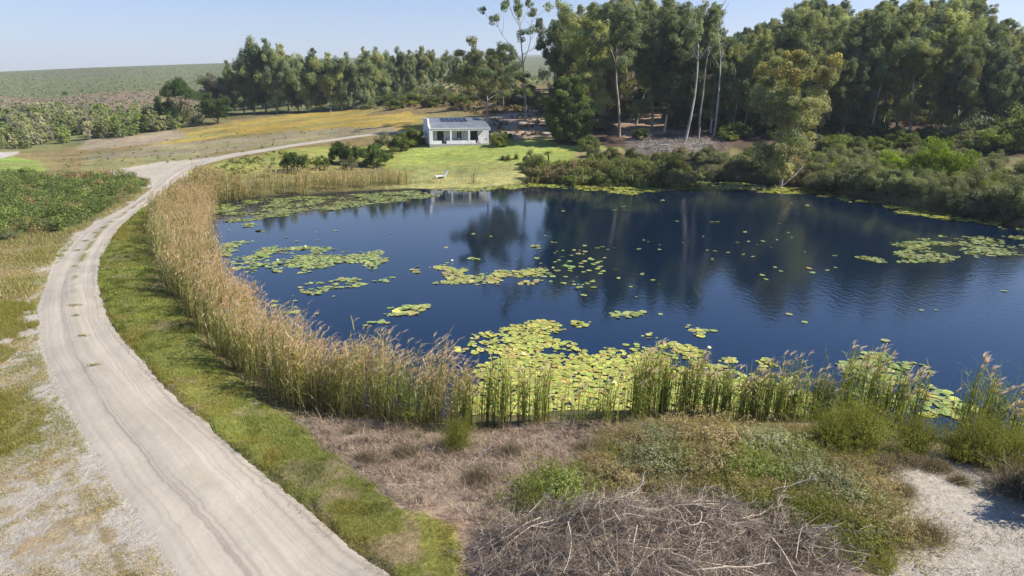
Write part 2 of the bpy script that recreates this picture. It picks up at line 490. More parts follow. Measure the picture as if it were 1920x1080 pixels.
# (polygon in photo points, albedo, sand share, grass-speckle share, edge softness in metres)
ZONES = [
    # far slopes
    ([(-200, 300), (60, 285), (300, 248), (420, 215), (640, 208), (640, 150), (-300, 150)], (.125, .14, .065), .06, .5, 6),
    ([(-200, 185), (100, 178), (240, 175), (330, 180), (330, 200), (150, 205), (-200, 215)], (.19, .14, .10), .2, .5, 15),
    # meadow: olive base, gold sheet, grey heath
    ([(-100, 340), (20, 292), (150, 270), (310, 247), (450, 222), (650, 205), (760, 205), (920, 185), (960, 240), (800, 262), (600, 275), (440, 300), (330, 320), (150, 345)], (.21, .17, .075), .12, .5, 2),
    ([(340, 252), (450, 227), (640, 207), (760, 207), (905, 192), (905, 226), (800, 238), (640, 240), (520, 246), (420, 256), (360, 262)], (.33, .25, .06), .06, .45, 5),
    ([(290, 275), (400, 263), (520, 250), (640, 244), (700, 246), (620, 262), (520, 272), (400, 285), (330, 290)], (.25, .22, .125), .25, .4, 4),
    ([(120, 292), (250, 283), (380, 284), (330, 305), (200, 308), (130, 305)], (.205, .185, .11), .18, .4, 4),
    ([(170, 262), (310, 247), (330, 258), (200, 278), (100, 285)], (.30, .25, .17), .2, .4, 3),
    ([(-60, 340), (-60, 300), (40, 300), (110, 300), (130, 318), (60, 335)], (.20, .27, .06), .0, .4, 2.5),
    ([(-60, 300), (0, 290), (38, 285), (38, 289), (0, 303), (-60, 315)], (.40, .38, .36), .4, .0, .5),
    ([(140, 300), (230, 300), (290, 310), (200, 320), (100, 330)], (.25, .24, .10), .1, .4, 3),
    ([(160, 330), (215, 320), (300, 306), (360, 300), (345, 318), (310, 335), (290, 328), (230, 326)], (.40, .345, .27), .55, .1, 2.0),
    # right of the meadow, behind the house: hump and sandy slope
    ([(700, 215), (800, 168), (960, 160), (1060, 165), (1060, 235), (900, 235), (780, 205)], (.20, .15, .07), .15, .5, 3),
    ([(860, 228), (1020, 205), (1060, 225), (1060, 262), (920, 268), (915, 240)], (.32, .24, .17), .35, .2, 2),
    # lawn
    ([(730, 290), (795, 275), (930, 268), (1050, 256), (1130, 268), (1190, 282), (1120, 300), (1000, 325), (985, 345), (800, 358), (770, 345), (740, 310)], (.235, .285, .072), .0, .4, 1.2),
    ([(790, 328), (900, 320), (1000, 318), (1000, 345), (900, 356), (780, 358)], (.31, .31, .12), .0, .4, 2.5),
    ([(1090, 288), (1190, 280), (1190, 296), (1110, 304)], (.27, .22, .11), .1, .3, 1.2),
    ([(430, 300), (520, 282), (610, 276), (700, 280), (740, 300), (600, 320), (420, 335), (380, 320)], (.26, .28, .075), .03, .5, 2.0),
    # forest floor
    ([(1040, 262), (1080, 225), (1060, 150), (1300, 100), (2300, 40), (2300, 300), (1600, 290), (1250, 292), (1200, 280), (1120, 270)], (.085, .06, .042), .04, .15, 2.5),
    ([(1190, 262), (1350, 258), (1360, 282), (1240, 290), (1190, 280)], (.13, .11, .09), .12, .0, 1.5),  # pale bare ground at the edge; tree shade painted in as a darker colour
    ([(1150, 235), (1250, 215), (1260, 245), (1170, 255)], (.30, .21, .15), .2, .0, 2),
    # left field beside the road
    ([(-500, 470), (70, 470), (150, 430), (260, 375), (280, 350), (200, 330), (-500, 330)], (.085, .10, .035), .0, .4, .8),
    ([(-700, 480), (60, 465), (140, 445), (250, 380), (215, 400), (150, 450), (100, 510), (78, 580), (78, 640), (100, 720), (160, 820), (330, 1080), (500, 1400), (-700, 1400)], (.22, .185, .095), .30, .5, .4),
    ([(-700, 640), (60, 650), (100, 740), (230, 960), (330, 1080), (480, 1350), (-700, 1350)], (.25, .22, .14), .62, .5, .8),
    ([(-300, 700), (20, 740), (90, 770), (40, 830), (-300, 860)], (.20, .18, .07), .15, .4, .8),
    # banks in the foreground
    ([(560, 790), (640, 790), (840, 805), (1000, 800), (1180, 800), (1500, 790), (1800, 850), (2100, 870), (2300, 1300), (1000, 1300), (880, 1080), (860, 985), (760, 950), (690, 900), (620, 850)], (.29, .225, .17), .10, .3, .4),
    ([(1130, 800), (1500, 800), (1650, 850), (1660, 960), (1690, 1080), (1600, 1060), (1300, 960), (1130, 930)], (.15, .14, .06), .05, .5, .6),
    ([(1600, 870), (1760, 860), (1930, 862), (2300, 870), (2300, 1250), (1740, 1250), (1700, 1010), (1645, 930)], (.38, .34, .29), .92, .2, .5),
]

def ground_colours(X, Y):
    r = np.sqrt(X * X + Y * Y)
    col = np.empty(X.shape + (3,)); col[:] = (.15, .135, .06)
    par = np.zeros(X.shape + (3,)); par[..., 0] = .08; par[..., 1] = .4
    far = sstep(230, 330, r)[..., None]
    col = col * (1 - far) + np.array([.125, .14, .07]) * far
    w1 = fbm(X / np.clip(r * .06, .8, 80), Y / np.clip(r * .06, .8, 80), 5, 4) - .5
    w2 = fbm(X / np.clip(r * .012, .2, 20), Y / np.clip(r * .012, .2, 20), 6, 3) - .5
    for poly, c, sand, grass, soft in ZONES:
        P = GP(poly)
        lo, hi = P.min(0) - soft * 3, P.max(0) + soft * 3
        k = (X > lo[0]) & (X < hi[0]) & (Y > lo[1]) & (Y < hi[1])
        if not k.any(): continue
        d = sdist(X[k], Y[k], P) + w1[k] * soft * 5.5 + w2[k] * soft * 1.5
        m = sstep(-soft * .5, soft * .5, d)[:, None]
        col[k] = col[k] * (1 - m) + np.array(c) * m
        par[k] = par[k] * (1 - m) + np.array([sand, grass, 0]) * m
    mead = ((X < 2) & (r > 85) & (r < 270)) * sstep(.50, .62, fbm(X * .07, Y * .12, 44, 4)) * .6
    col = col * (1 - mead[..., None]) + np.array([.20, .205, .075]) * mead[..., None]
    dl = line_dist(X, Y, RL, closed=False) if True else 0
    par[..., 0] = np.maximum(par[..., 0], .95 * np.exp(-(dl / .9) ** 2) * (r < 120))
    v = verge_mask(X, Y)[..., None]
    vb = sstep(.58, .72, fbm(X * .8, Y * .8, 306, 4))[..., None]
    col = col * (1 - v) + (np.array([.165, .175, .045]) * (1 - vb) + np.array([.25, .205, .12]) * vb) * v
    par = par * (1 - v) + np.array([.03, .3, 0]) * v
    d = sdist(X, Y, SHORE)
    mud = sstep(-.6, .4, d)[..., None]
    col = col * (1 - mud) + np.array([.035, .03, .02]) * mud
    par[..., 2] = np.clip(r / 400, 0, 1)
    # broad natural variation of the cover
    n = fbm(X / np.clip(r * .12, 1.5, 200), Y / np.clip(r * .12, 1.5, 200), 55, 4)
    col = col * (0.72 + .56 * n)[..., None]
    return col, par

def ground_mat():
    m, nt, out = new_mat('ground_cover')
    L = nt.links.new
    a = N(nt, 'Attribute', attribute_name='Col'); p = N(nt, 'Attribute', attribute_name='Par')
    sp = N(nt, 'SeparateColor'); L(p.outputs['Color'], sp.inputs[0])
    tc = N(nt, 'TexCoord')
    # speckle at three sizes; the size follows how coarse the cover is far out (real shrubs there)
    n1 = N(nt, 'TexNoise', i_Scale=.9, i_Detail=9, i_Roughness=.7); L(tc.outputs['Object'], n1.inputs['Vector'])
    n2 = N(nt, 'TexNoise', i_Scale=6, i_Detail=6, i_Roughness=.75); L(tc.outputs['Object'], n2.inputs['Vector'])
    n3 = N(nt, 'TexNoise', i_Scale=.12, i_Detail=8, i_Roughness=.68); L(tc.outputs['Object'], n3.inputs['Vector'])
    # sand where noise falls under the sand share
    ad = N(nt, 'Math', operation='ADD'); L(n1.outputs['Fac'], ad.inputs[0])
    sc = N(nt, 'Math', operation='MULTIPLY_ADD', i_1=.35, i_2=-.18); L(n2.outputs['Fac'], sc.inputs[0]); L(sc.outputs[0], ad.inputs[1])
    m1 = N(nt, 'MapRange', i_1=.3, i_2=.7); L(ad.outputs[0], m1.inputs[0])
    sb = N(nt, 'Math', operation='SUBTRACT'); L(sp.outputs[0], sb.inputs[0]); L(m1.outputs[0], sb.inputs[1])
    ms = N(nt, 'MapRange', i_1=-.1, i_2=.12); L(sb.outputs[0], ms.inputs[0])
    # cover colour varied
    r2 = N(nt, 'MapRange', i_1=.3, i_2=.7, i_3=.55, i_4=1.45); L(n2.outputs['Fac'], r2.inputs[0])
    r1 = N(nt, 'MapRange', i_1=.3, i_2=.7, i_3=.7, i_4=1.3); L(n1.outputs['Fac'], r1.inputs[0])
    r3 = N(nt, 'MapRange', i_1=.3, i_2=.7, i_3=.7, i_4=1.3); L(n3.outputs['Fac'], r3.inputs[0])
    mm = N(nt, 'Math', operation='MULTIPLY'); L(r2.outputs[0], mm.inputs[0]); L(r1.outputs[0], mm.inputs[1])
    mm2 = N(nt, 'Math', operation='MULTIPLY'); L(mm.outputs[0], mm2.inputs[0]); L(r3.outputs[0], mm2.inputs[1])
    vs = N(nt, 'VectorMath', operation='SCALE'); L(a.outputs['Color'], vs.inputs[0]); L(mm2.outputs[0], vs.inputs['Scale'])
    # hue drift towards straw
    nh = N(nt, 'TexNoise', i_Scale=.45, i_Detail=5); L(tc.outputs['Object'], nh.inputs['Vector'])
    rh = N(nt, 'MapRange', i_1=.45, i_2=.75, i_3=0, i_4=1); L(nh.outputs['Fac'], rh.inputs[0])
    hm = N(nt, 'Math', operation='MULTIPLY'); L(rh.outputs[0], hm.inputs[0]); L(sp.outputs[1], hm.inputs[1])
    mh = N(nt, 'Mix', data_type='RGBA', blend_type='MULTIPLY'); L(hm.outputs[0], mh.inputs[0]); L(vs.outputs[0], mh.inputs[6]); mh.inputs[7].default_value = (1.6, 1.15, .9, 1)
    # sand colour
    cs = N(nt, 'ValToRGB'); cs.color_ramp.elements[0].color = (.31, .27, .21, 1); cs.color_ramp.elements[1].color = (.52, .475, .40, 1)
    cs.color_ramp.elements[0].position = .3; cs.color_ramp.elements[1].position = .7
    L(n2.outputs['Fac'], cs.inputs[0])
    mx = N(nt, 'Mix', data_type='RGBA'); L(ms.outputs[0], mx.inputs[0]); L(mh.outputs[2], mx.inputs[6]); L(cs.outputs[0], mx.inputs[7])
    b = N(nt, 'BsdfPrincipled', i_Roughness=.95); b.inputs['Specular IOR Level'].default_value = .1
    L(mx.outputs[2], b.inputs['Base Color'])
    bp = N(nt, 'Bump', i_Strength=.6, i_Distance=.12); L(n2.outputs['Fac'], bp.inputs['Height'])
    bp2 = N(nt, 'Bump', i_Strength=.6, i_Distance=.5); L(n1.outputs['Fac'], bp2.inputs['Height']); L(bp.outputs[0], bp2.inputs['Normal'])
    L(bp2.outputs[0], b.inputs['Normal'])
    L(b.outputs[0], out.inputs[0])
    return m

terrain()

# ------------------------------------------------------------------ water
def water():
    lo, hi = SHORE.min(0) - 3, SHORE.max(0) + 3
    step = 1.0
    gx = np.arange(lo[0], hi[0] + step, step); gy = np.arange(lo[1], hi[1] + step, step)
    X, Y = np.meshgrid(gx, gy)
    d = sdist(X, Y, SHORE)
    ny, nx = X.shape
    i = np.arange(ny - 1)[:, None]; j = np.arange(nx - 1)[None]
    Fq = np.stack([i * nx + j, i * nx + j + 1, (i + 1) * nx + j + 1, (i + 1) * nx + j], -1).reshape(-1, 4)
    keep = d.ravel()[Fq].max(1) > -1.6
    V = np.stack([X, Y, np.zeros_like(X)], -1).reshape(-1, 3)
    m, nt, out = new_mat('dark_pond_water')
    L = nt.links.new
    tc = N(nt, 'TexCoord')
    mp = N(nt, 'Mapping'); mp.inputs['Scale'].default_value = (1, .55, 1); L(tc.outputs['Object'], mp.inputs[0])
    n1 = N(nt, 'TexNoise', i_Scale=3.2, i_Detail=4, i_Roughness=.55); L(mp.outputs[0], n1.inputs['Vector'])
    n2 = N(nt, 'TexNoise', i_Scale=.06, i_Detail=3); L(tc.outputs['Object'], n2.inputs['Vector'])
    # wind-ruffled water: stronger towards +x, calm at the west end
    sx = N(nt, 'SeparateXYZ'); L(tc.outputs['Object'], sx.inputs[0])
    rx = N(nt, 'MapRange', i_1=-15, i_2=25, i_3=.05, i_4=.26); L(sx.outputs[0], rx.inputs[0])
    rn = N(nt, 'MapRange', i_1=.35, i_2=.65, i_3=.5, i_4=1.4); L(n2.outputs['Fac'], rn.inputs[0])
    mu = N(nt, 'Math', operation='MULTIPLY'); L(rx.outputs[0], mu.inputs[0]); L(rn.outputs[0], mu.inputs[1])
    bp = N(nt, 'Bump', i_Distance=.05); L(mu.outputs[0], bp.inputs['Strength']); L(n1.outputs['Fac'], bp.inputs['Height'])
    b = N(nt, 'BsdfPrincipled', i_Roughness=.03, i_IOR=1.42)
    b.inputs['Base Color'].default_value = (.003, .011, .027, 1)
    L(bp.outputs[0], b.inputs['Normal'])
    L(b.outputs[0], out.inputs[0])
    o = mesh_obj('water', V, Fq[keep], m)
    tag(o, kind='structure')
water()

# ------------------------------------------------------------------ road
def resample(P, n):
    P = np.asarray(P, float)
    s = np.concatenate([[0], np.cumsum(np.linalg.norm(np.diff(P, axis=0), axis=1))])
    t = np.linspace(0, s[-1], n)
    return np.stack([np.interp(t, s, P[:, k]) for k in range(P.shape[1])], -1)

def smooth_line(P, it=2):
    P = np.asarray(P, float)
    for _ in range(it):
        Q = [P[0]]
        for a, b in zip(P[:-1], P[1:]): Q += [a * .75 + b * .25, a * .25 + b * .75]
        Q.append(P[-1]); P = np.array(Q)
    return P

def road():
    n, k = 1100, 101
    A, B = smooth_line(RL, 3), smooth_line(RR, 3)
    # same number of points after smoothing; space by the mean line
    Cn = (A + B) / 2
    s = np.concatenate([[0], np.cumsum(np.linalg.norm(np.diff(Cn, axis=0), axis=1))])
    t = np.geomspace(12, s[-1] + 12, n) - 12
    A = np.stack([np.interp(t, s, A[:, i]) for i in (0, 1)], -1); B = np.stack([np.interp(t, s, B[:, i]) for i in (0, 1)], -1)
    u = np.linspace(0, 1, k)
    w = np.linalg.norm(B - A, axis=1)
    e0 = ((fbm(t * .25, t * 0 + 3, 61, 3) - .5) * .5 + (fbm(t * 3, t * 0 + 3, 63, 3) - .5) * .16) / np.maximum(w, 1); e1 = ((fbm(t * .25, t * 0 + 9, 62, 3) - .5) * .4 + (fbm(t * 3, t * 0 + 9, 64, 3) - .5) * .16) / np.maximum(w, 1)
    uu = (u[None] * (1 + e1 - e0)[:, None] + e0[:, None])
    P = A[:, None] + (B - A)[:, None] * uu[..., None]
    X, Y = P[..., 0], P[..., 1]
    Z = ground(X, Y, detail=False)
    r = np.sqrt(X * X + Y * Y)
    amp = np.clip(r / 200, .12, 2.2)
    Z = Z + (fbm(X / np.clip(r * .05, 2, 60), Y / np.clip(r * .05, 2, 60), 9, 3) - .5) * amp * .5
    wv = (fbm(t * .12, t * 0, 71, 2) - .5) * .10
    def rut(c, wd): return np.exp(-((u[None] - c - wv[:, None]) / wd) ** 2)
    prof = -.05 * rut(.26, .09) - .05 * rut(.74, .09) + .03 * rut(.5, .12)
    Z = Z + .012 + .028 * sstep(.0, .25, u[None]) + prof * .5 - .02 * (np.abs(u[None] - .5) * 2) ** 8
    Z += (fbm(X * 5, Y * 5, 81, 2) - .5) * .012
    Z[:, 0] -= .06; Z[:, -1] -= .1
    V = np.stack([X, Y, Z], -1).reshape(-1, 3)
    i = np.arange(n - 1)[:, None]; j = np.arange(k - 1)[None]
    Fq = np.stack([i * k + j, i * k + j + 1, (i + 1) * k + j + 1, (i + 1) * k + j], -1).reshape(-1, 4)
    uv = np.stack([np.broadcast_to(u[None] * w[:, None], X.shape), np.broadcast_to(t[:, None], X.shape)], -1).reshape(-1, 2)
    # how trodden: ruts are packed and paler/darker with real texture, middle ridge carries thin weeds
    track = 0
    for q, (cq, wq, sq) in enumerate([(.33, .012, 1.0), (.36, .008, .9), (.405, .010, .8), (.30, .006, .5), (.47, .006, .35), (.53, .008, .3), (.63, .006, .5), (.68, .010, .6), (.72, .006, .6), (.765, .006, .5), (.83, .014, .7), (.90, .020, .9), (.17, .008, .35), (.23, .006, .4), (.12, .01, .3), (.58, .02, .2)]):
        wq_ = (fbm(t * .09, t * 0 + q * 3.7, 170 + q, 2) - .5) * (.10 if q > 2 else .05)
        track = track + sq * np.exp(-((u[None] - cq - wv[:, None] * .6 - wq_[:, None]) / wq) ** 2) * sstep(.30, .55, fbm(t * .15, t * 0 + q * 9.1, 190 + q, 2))[:, None]
    track = np.clip(track, 0, 1)
    mid = (.15 + .85 * sstep(30, 42, t)[:, None]) * (1 - sstep(70, 90, t))[:, None] * rut(.50, .07) * sstep(.36, .58, fbm(X * .7, Y * .7, 91, 4))
    edge = np.abs(u[None] - .5) * 2 + 0 * X
    C = np.stack([track, mid, edge], -1).reshape(-1, 3)
    m, nt, out = new_mat('sandy_track')
    L = nt.links.new
    at = N(nt, 'Attribute', attribute_name='Col'); sp = N(nt, 'SeparateColor'); L(at.outputs['Color'], sp.inputs[0])
    uvn = N(nt, 'UVMap', uv_map='UVMap')
    mp = N(nt, 'Mapping'); mp.inputs['Scale'].default_value = (5.0, .012, 1); L(uvn.outputs[0], mp.inputs[0])
    n1 = N(nt, 'TexNoise', i_Scale=1.0, i_Detail=3, i_Roughness=.6); L(mp.outputs[0], n1.inputs['Vector'])
    tc = N(nt, 'TexCoord')
    n2 = N(nt, 'TexNoise', i_Scale=9, i_Detail=6, i_Roughness=.7); L(tc.outputs['Object'], n2.inputs['Vector'])
    n3 = N(nt, 'TexNoise', i_Scale=.35, i_Detail=5); L(tc.outputs['Object'], n3.inputs['Vector'])
    cr = N(nt, 'ValToRGB'); L(n1.outputs['Fac'], cr.inputs[0])
    cr.color_ramp.elements[0].position = .3; cr.color_ramp.elements[1].position = .68
    cr.color_ramp.elements[0].color = (.335, .297, .24, 1); cr.color_ramp.elements[1].color = (.40, .36, .296, 1)
    r3 = N(nt, 'MapRange', i_1=.3, i_2=.7, i_3=.88, i_4=1.1); L(n3.outputs['Fac'], r3.inputs[0])
    r2 = N(nt, 'MapRange', i_1=.3, i_2=.7, i_3=.95, i_4=1.04); L(n2.outputs['Fac'], r2.inputs[0])
    mu = N(nt, 'Math', operation='MULTIPLY'); L(r3.outputs[0], mu.inputs[0]); L(r2.outputs[0], mu.inputs[1])
    vs = N(nt, 'VectorMath', operation='SCALE'); L(cr.outputs[0], vs.inputs[0]); L(mu.outputs[0], vs.inputs['Scale'])
    tr = N(nt, 'Math', operation='MULTIPLY'); L(sp.outputs[0], tr.inputs[0])
    r4 = N(nt, 'MapRange', i_1=.3, i_2=.62, i_3=.35, i_4=.75); L(n2.outputs['Fac'], r4.inputs[0]); L(r4.outputs[0], tr.inputs[1])
    m1 = N(nt, 'Mix', data_type='RGBA'); L(tr.outputs[0], m1.inputs[0]); L(vs.outputs[0], m1.inputs[6]); m1.inputs[7].default_value = (.20, .168, .13, 1)
    m2 = N(nt, 'Mix', data_type='RGBA'); L(sp.outputs[1], m2.inputs[0]); L(m1.outputs[2], m2.inputs[6]); m2.inputs[7].default_value = (.17, .155, .06, 1)
    b = N(nt, 'BsdfPrincipled', i_Roughness=.95); b.inputs['Specular IOR Level'].default_value = .1
    L(m2.outputs[2], b.inputs['Base Color'])
    bp = N(nt, 'Bump', i_Strength=.08, i_Distance=.03); L(n1.outputs['Fac'], bp.inputs['Height'])
    bp2 = N(nt, 'Bump', i_Strength=.3, i_Distance=.03); L(n2.outputs['Fac'], bp2.inputs['Height']); L(bp.outputs[0], bp2.inputs['Normal'])
    L(bp2.outputs[0], b.inputs['Normal']); L(b.outputs[0], out.inputs[0])
    o = mesh_obj('road', V, Fq, m, col=C, uv=uv, smooth=True)
    tag(o, kind='structure')
road()
# ------------------------------------------------------------------ trees
ORD = ['first', 'second', 'third', 'fourth', 'fifth', 'sixth', 'seventh', 'eighth', 'ninth', 'tenth', 'eleventh', 'twelfth', 'thirteenth', 'fourteenth', 'fifteenth',
       'sixteenth', 'seventeenth', 'eighteenth', 'nineteenth', 'twentieth', 'twenty-first', 'twenty-second', 'twenty-third', 'twenty-fourth', 'twenty-fifth', 'twenty-sixth',
       'twenty-seventh', 'twenty-eighth', 'twenty-ninth', 'thirtieth']

def limb(p0, d0, L, rs, n=6, up=.35, wob=.12):
    p = np.array(p0, float); d = unit(np.array(d0, float)); out = [p.copy()]
    for i in range(n):
        d = unit(d + np.array([0, 0, up / n]) + rs.normal(size=3) * wob)
        p = p + d * L / n; out.append(p.copy())
    return np.array(out)

OLIVE = np.array([.088, .098, .036]); BLUEGUM = np.array([.062, .078, .040]); YELLOWISH = np.array([.115, .115, .042]); DARKG = np.array([.045, .070, .020])

def gum(name, seed, Hh=20.0, bole=.45, nl=4, spread=.30, pr=1.6, leaves=420, lean=(0, 0), extra_low=0, tint=OLIVE, tint2=BLUEGUM, bark='bark', sub=3, tr=.014, orange=0.0, lg=.5, sparse=0.0, top_clump=1.0, hang=0.0):
    """tall eucalyptus: bare bole, forked rising limbs, separate hanging foliage clumps"""
    rs = np.random.RandomState(seed)
    root = empty(name)
    wood = []; cl = Cloud()
    lean = np.array([lean[0], lean[1], 1.0])
    tp = limb((0, 0, -.6), lean, Hh * bole + .6, rs, 7, .1, .045)
    r0 = Hh * tr * .72
    wood.append(tube_arr(tp, np.linspace(r0 * 1.25, r0 * .72, len(tp)), 9))
    ends = []
    lead = limb(tp[-1], unit(tp[-1] - tp[-2]) + rs.normal(size=3) * .05, Hh * (1 - bole) * .93, rs, 8, .3, .08)
    wood.append(tube_arr(lead, np.linspace(r0 * .7, .03, len(lead)), 7))
    for k in range(3, len(lead)): ends.append((lead[k], 1.0 - .05 * (k - 3)))
    a0 = rs.uniform(0, 6.28)
    for i in range(nl):
        an = a0 + i * 2.4 + rs.normal() * .3
        base = tp[-1] if i < 2 else lead[1 + (i % 4)]
        tb = (base[2] / Hh)
        Lm = Hh * spread * rs.uniform(.8, 1.25) * (1.15 - .5 * max(tb - bole, 0) / (1 - bole))
        d = np.array([math.cos(an) * .75, math.sin(an) * .75, rs.uniform(.5, 1.1)])
        lb = limb(base, d, Lm, rs, 6, .5, .12)
        wood.append(tube_arr(lb, np.linspace(r0 * .45, .035, len(lb)), 6))
        ends.append((lb[-1], 1.0)); ends.append((lb[-3], .8))
        for q in range(sub):
            b2 = lb[rs.randint(2, 6)]
            d2 = unit(lb[-1] - lb[0]) + rs.normal(size=3) * .7 + np.array([0, 0, .3])
            l2 = limb(b2, d2, Lm * rs.uniform(.35, .6), rs, 4, .3, .15)
            wood.append(tube_arr(l2, np.linspace(r0 * .2, .02, len(l2)), 5))
            ends.append((l2[-1], rs.uniform(.7, 1.0)))
    for i in range(extra_low):            # foliage hanging down the stem of closed-stand trees
        z = rs.uniform(.12, bole + .15) * Hh
        an = rs.uniform(0, 6.28); rr = rs.uniform(.3, 1.0) * Hh * spread * .42
        stem = np.array([np.interp(z, tp[:, 2], tp[:, 0]), np.interp(z, tp[:, 2], tp[:, 1]), z])
        e = stem + np.array([math.cos(an) * rr, math.sin(an) * rr, rr * .35])
        wood.append(tube_arr(np.stack([stem, (stem + e) / 2 + [0, 0, -.1], e]), [r0 * .16, r0 * .1, .02], 5))
        ends.append((e, rs.uniform(.75, 1.15)))
    for p, s in ends:
        if rs.rand() < sparse: continue
        f = rs.rand()
        t = (tint * (1 - f) + tint2 * f) * rs.uniform(.8, 1.25)
        if orange and p[2] > Hh * .72 and rs.rand() < orange: t = t * .45 + np.array([.18, .14, .03]) * rs.uniform(.35, .6)
        rr = pr * s * rs.uniform(.8, 1.25)
        if p[2] > Hh * .93: rr *= .8 * top_clump
        puff(cl, p + np.array([0, 0, -.1 * rr]), (rr * (1 - .28 * hang), rr * (1 - .28 * hang), rr * rs.uniform(.75, 1.05) * (1 + .45 * hang)), int(leaves * 2.1 * s * s), lg * (.62 + .16 * hang), lg * (.26 - .05 * hang), t, rs, droop=.8 + hang, subs=7 + int(4 * hang))
    V, Fq = join(wood)
    mesh_obj('trunk', V, Fq, M[bark], root, smooth=True)
    cl.build('crown', M['gum'], root)
    root['h'] = Hh
    return root

def broad(name, seed, Hh, Wd, low=.12, n=46, pr=1.3, leaves=420, tint=DARKG, tint2=OLIVE, lg=.34, mat='leaf', bark='darkbark', shape=1.0, umbrella=False, fine=.5):
    """round or umbrella crown filled with clumps on a short branched trunk"""
    rs = np.random.RandomState(seed); root = empty(name); wood = []; cl = Cloud()
    tp = limb((0, 0, -.5), (0, 0, 1), Hh * .55 + .5, rs, 6, .2, .06); r0 = Hh * .022
    wood.append(tube_arr(tp, np.linspace(r0, r0 * .4, len(tp)), 8))
    z0 = Hh * low
    for i in range(n):
        t = rs.uniform(0, 1); an = rs.uniform(0, 6.283)
        if umbrella:
            z = Hh * (.62 + .3 * t); prof = math.sqrt(max(1 - ((t) ** 2), .05)) * 1.0
        else:
            z = z0 + (Hh - z0 - pr * .6) * t; prof = (math.sin(math.pi * (t * .82 + .12)) ** .6) * shape
        rr = Wd * .5 * prof * math.sqrt(rs.uniform(.25, 1)) * .88
        p = np.array([math.cos(an) * rr, math.sin(an) * rr, z])
        b = tp[min(int(t * 4) + 1, 5)]
        wood.append(tube_arr(np.stack([b, b * .45 + p * .55 + [0, 0, -.25], p]), [r0 * .3, r0 * .18, .02], 5))
        f = rs.rand() ** 1.5
        puff(cl, p, pr * rs.uniform(.75, 1.2) * np.array([1, 1, .8]), int(leaves * 1.8), lg * .72, lg * .72 * fine, (tint * (1 - f) + tint2 * f) * rs.uniform(.85, 1.2), rs, droop=.3)
    V, Fq = join(wood)
    mesh_obj('trunk', V, Fq, M[bark], root, smooth=True)
    cl.build('crown', M[mat], root)
    root['h'] = Hh
    return root

def put(root, px, Y, top=None, sc=None, rz=None, wide=1.0, dz=0.0, xy=None):
    x, y = XY(px, Y) if xy is None else xy
    z = H(x, y) + dz
    if top is not None:
        ztop = at_y(px, top, y)[2]
        sc = (ztop - z) / root['h']
    root.location = (x, y, z)
    root.rotation_euler = (0, 0, rng.uniform(0, 6.28) if rz is None else rz)
    root.scale = (sc * wide, sc * wide, sc)
    return root

# -- single trees the photo shows well
t = tag(put(gum('gum_tree', 11, 27, .5, 4, .30, 1.35, 300, sparse=.22, bark='palebark', tr=.011, sub=2, pr=1.25) if False else
            gum('gum_tree', 11, 27, bole=.42, nl=5, spread=.30, pr=1.3, leaves=330, sparse=.18, bark='palebark', tr=.011, sub=3), 985, 139, top=-35, rz=.6),
        'tall thin gum with sparse separate leaf clumps standing against open sky behind the cottage', 'tree')
t = tag(put(gum('gum_tree', 23, 16, bole=.36, nl=8, spread=.44, pr=1.95, leaves=560, sub=4, bark='palebark', lean=(-.05, 0), tr=.016, tint=YELLOWISH), 914, 129, top=112, rz=2.2, wide=1.3),
        'spreading gum with forked pale trunk rising right behind the cottage roof', 'tree')
t = tag(put(gum('gum_tree', 25, 15, bole=.3, nl=6, spread=.36, pr=1.6, leaves=440, extra_low=4), 944, 168, top=84),
        'rounded olive gum half hidden behind the spreading gum at the cottage', 'tree')
t = tag(put(broad('broadleaf_tree', 31, 11.5, 8.4, low=.07, n=66, pr=1.25, leaves=520, tint=np.array([.075, .115, .028]), tint2=np.array([.115, .155, .04]), lg=.36), 1066, 117, top=138),
        'dense dark green rounded tree on the lawn to the right of the cottage', 'tree')
t = tag(put(gum('gum_tree', 41, 26, bole=.5, nl=6, spread=.26, pr=1.6, leaves=420, bark='bark', tr=.012, extra_low=3), 1161, 121, top=-22, rz=.3),
        'tall gum with clean pale forked trunk just behind the dark green rounded tree', 'tree')
t = tag(put(gum('gum_tree', 42, 27, bole=.52, nl=5, spread=.24, pr=1.6, leaves=400, bark='bark', tr=.013, lean=(.1, 0)), 1192, 133, top=-30, rz=0),
        'tall gum with brownish trunk leaning right above the open leaf-littered forest floor', 'tree')
t = tag(put(gum('gum_tree', 43, 25, bole=.58, nl=5, spread=.2, pr=1.3, leaves=260, bark='palebark', tr=.0115, lean=(.16, 0), sparse=.45), 1284, 114, top=-8, rz=0),
        'ghostly white gum trunk leaning right at the forest edge above pale cut branches', 'tree')
t = tag(put(gum('gum_tree', 44, 22, bole=.62, nl=4, spread=.2, pr=1.4, leaves=340, bark='bark', tr=.010, lean=(.07, 0)), 1310, 116, top=14, rz=0),
        'slim white gum standing beside the leaning white trunk at the forest edge', 'tree')
t = tag(put(gum('gum_tree', 51, 16, bole=.28, nl=7, spread=.34, pr=1.35, leaves=460, bark='palebark', extra_low=16, orange=.35, tint=np.array([.14, .13, .055]), tint2=OLIVE * 1.2, lg=.42, sub=3), 1466, 88, top=86, rz=1.0, wide=1.12),
        'gum with orange tinted top leaning over the scrub on the far water edge', 'tree')

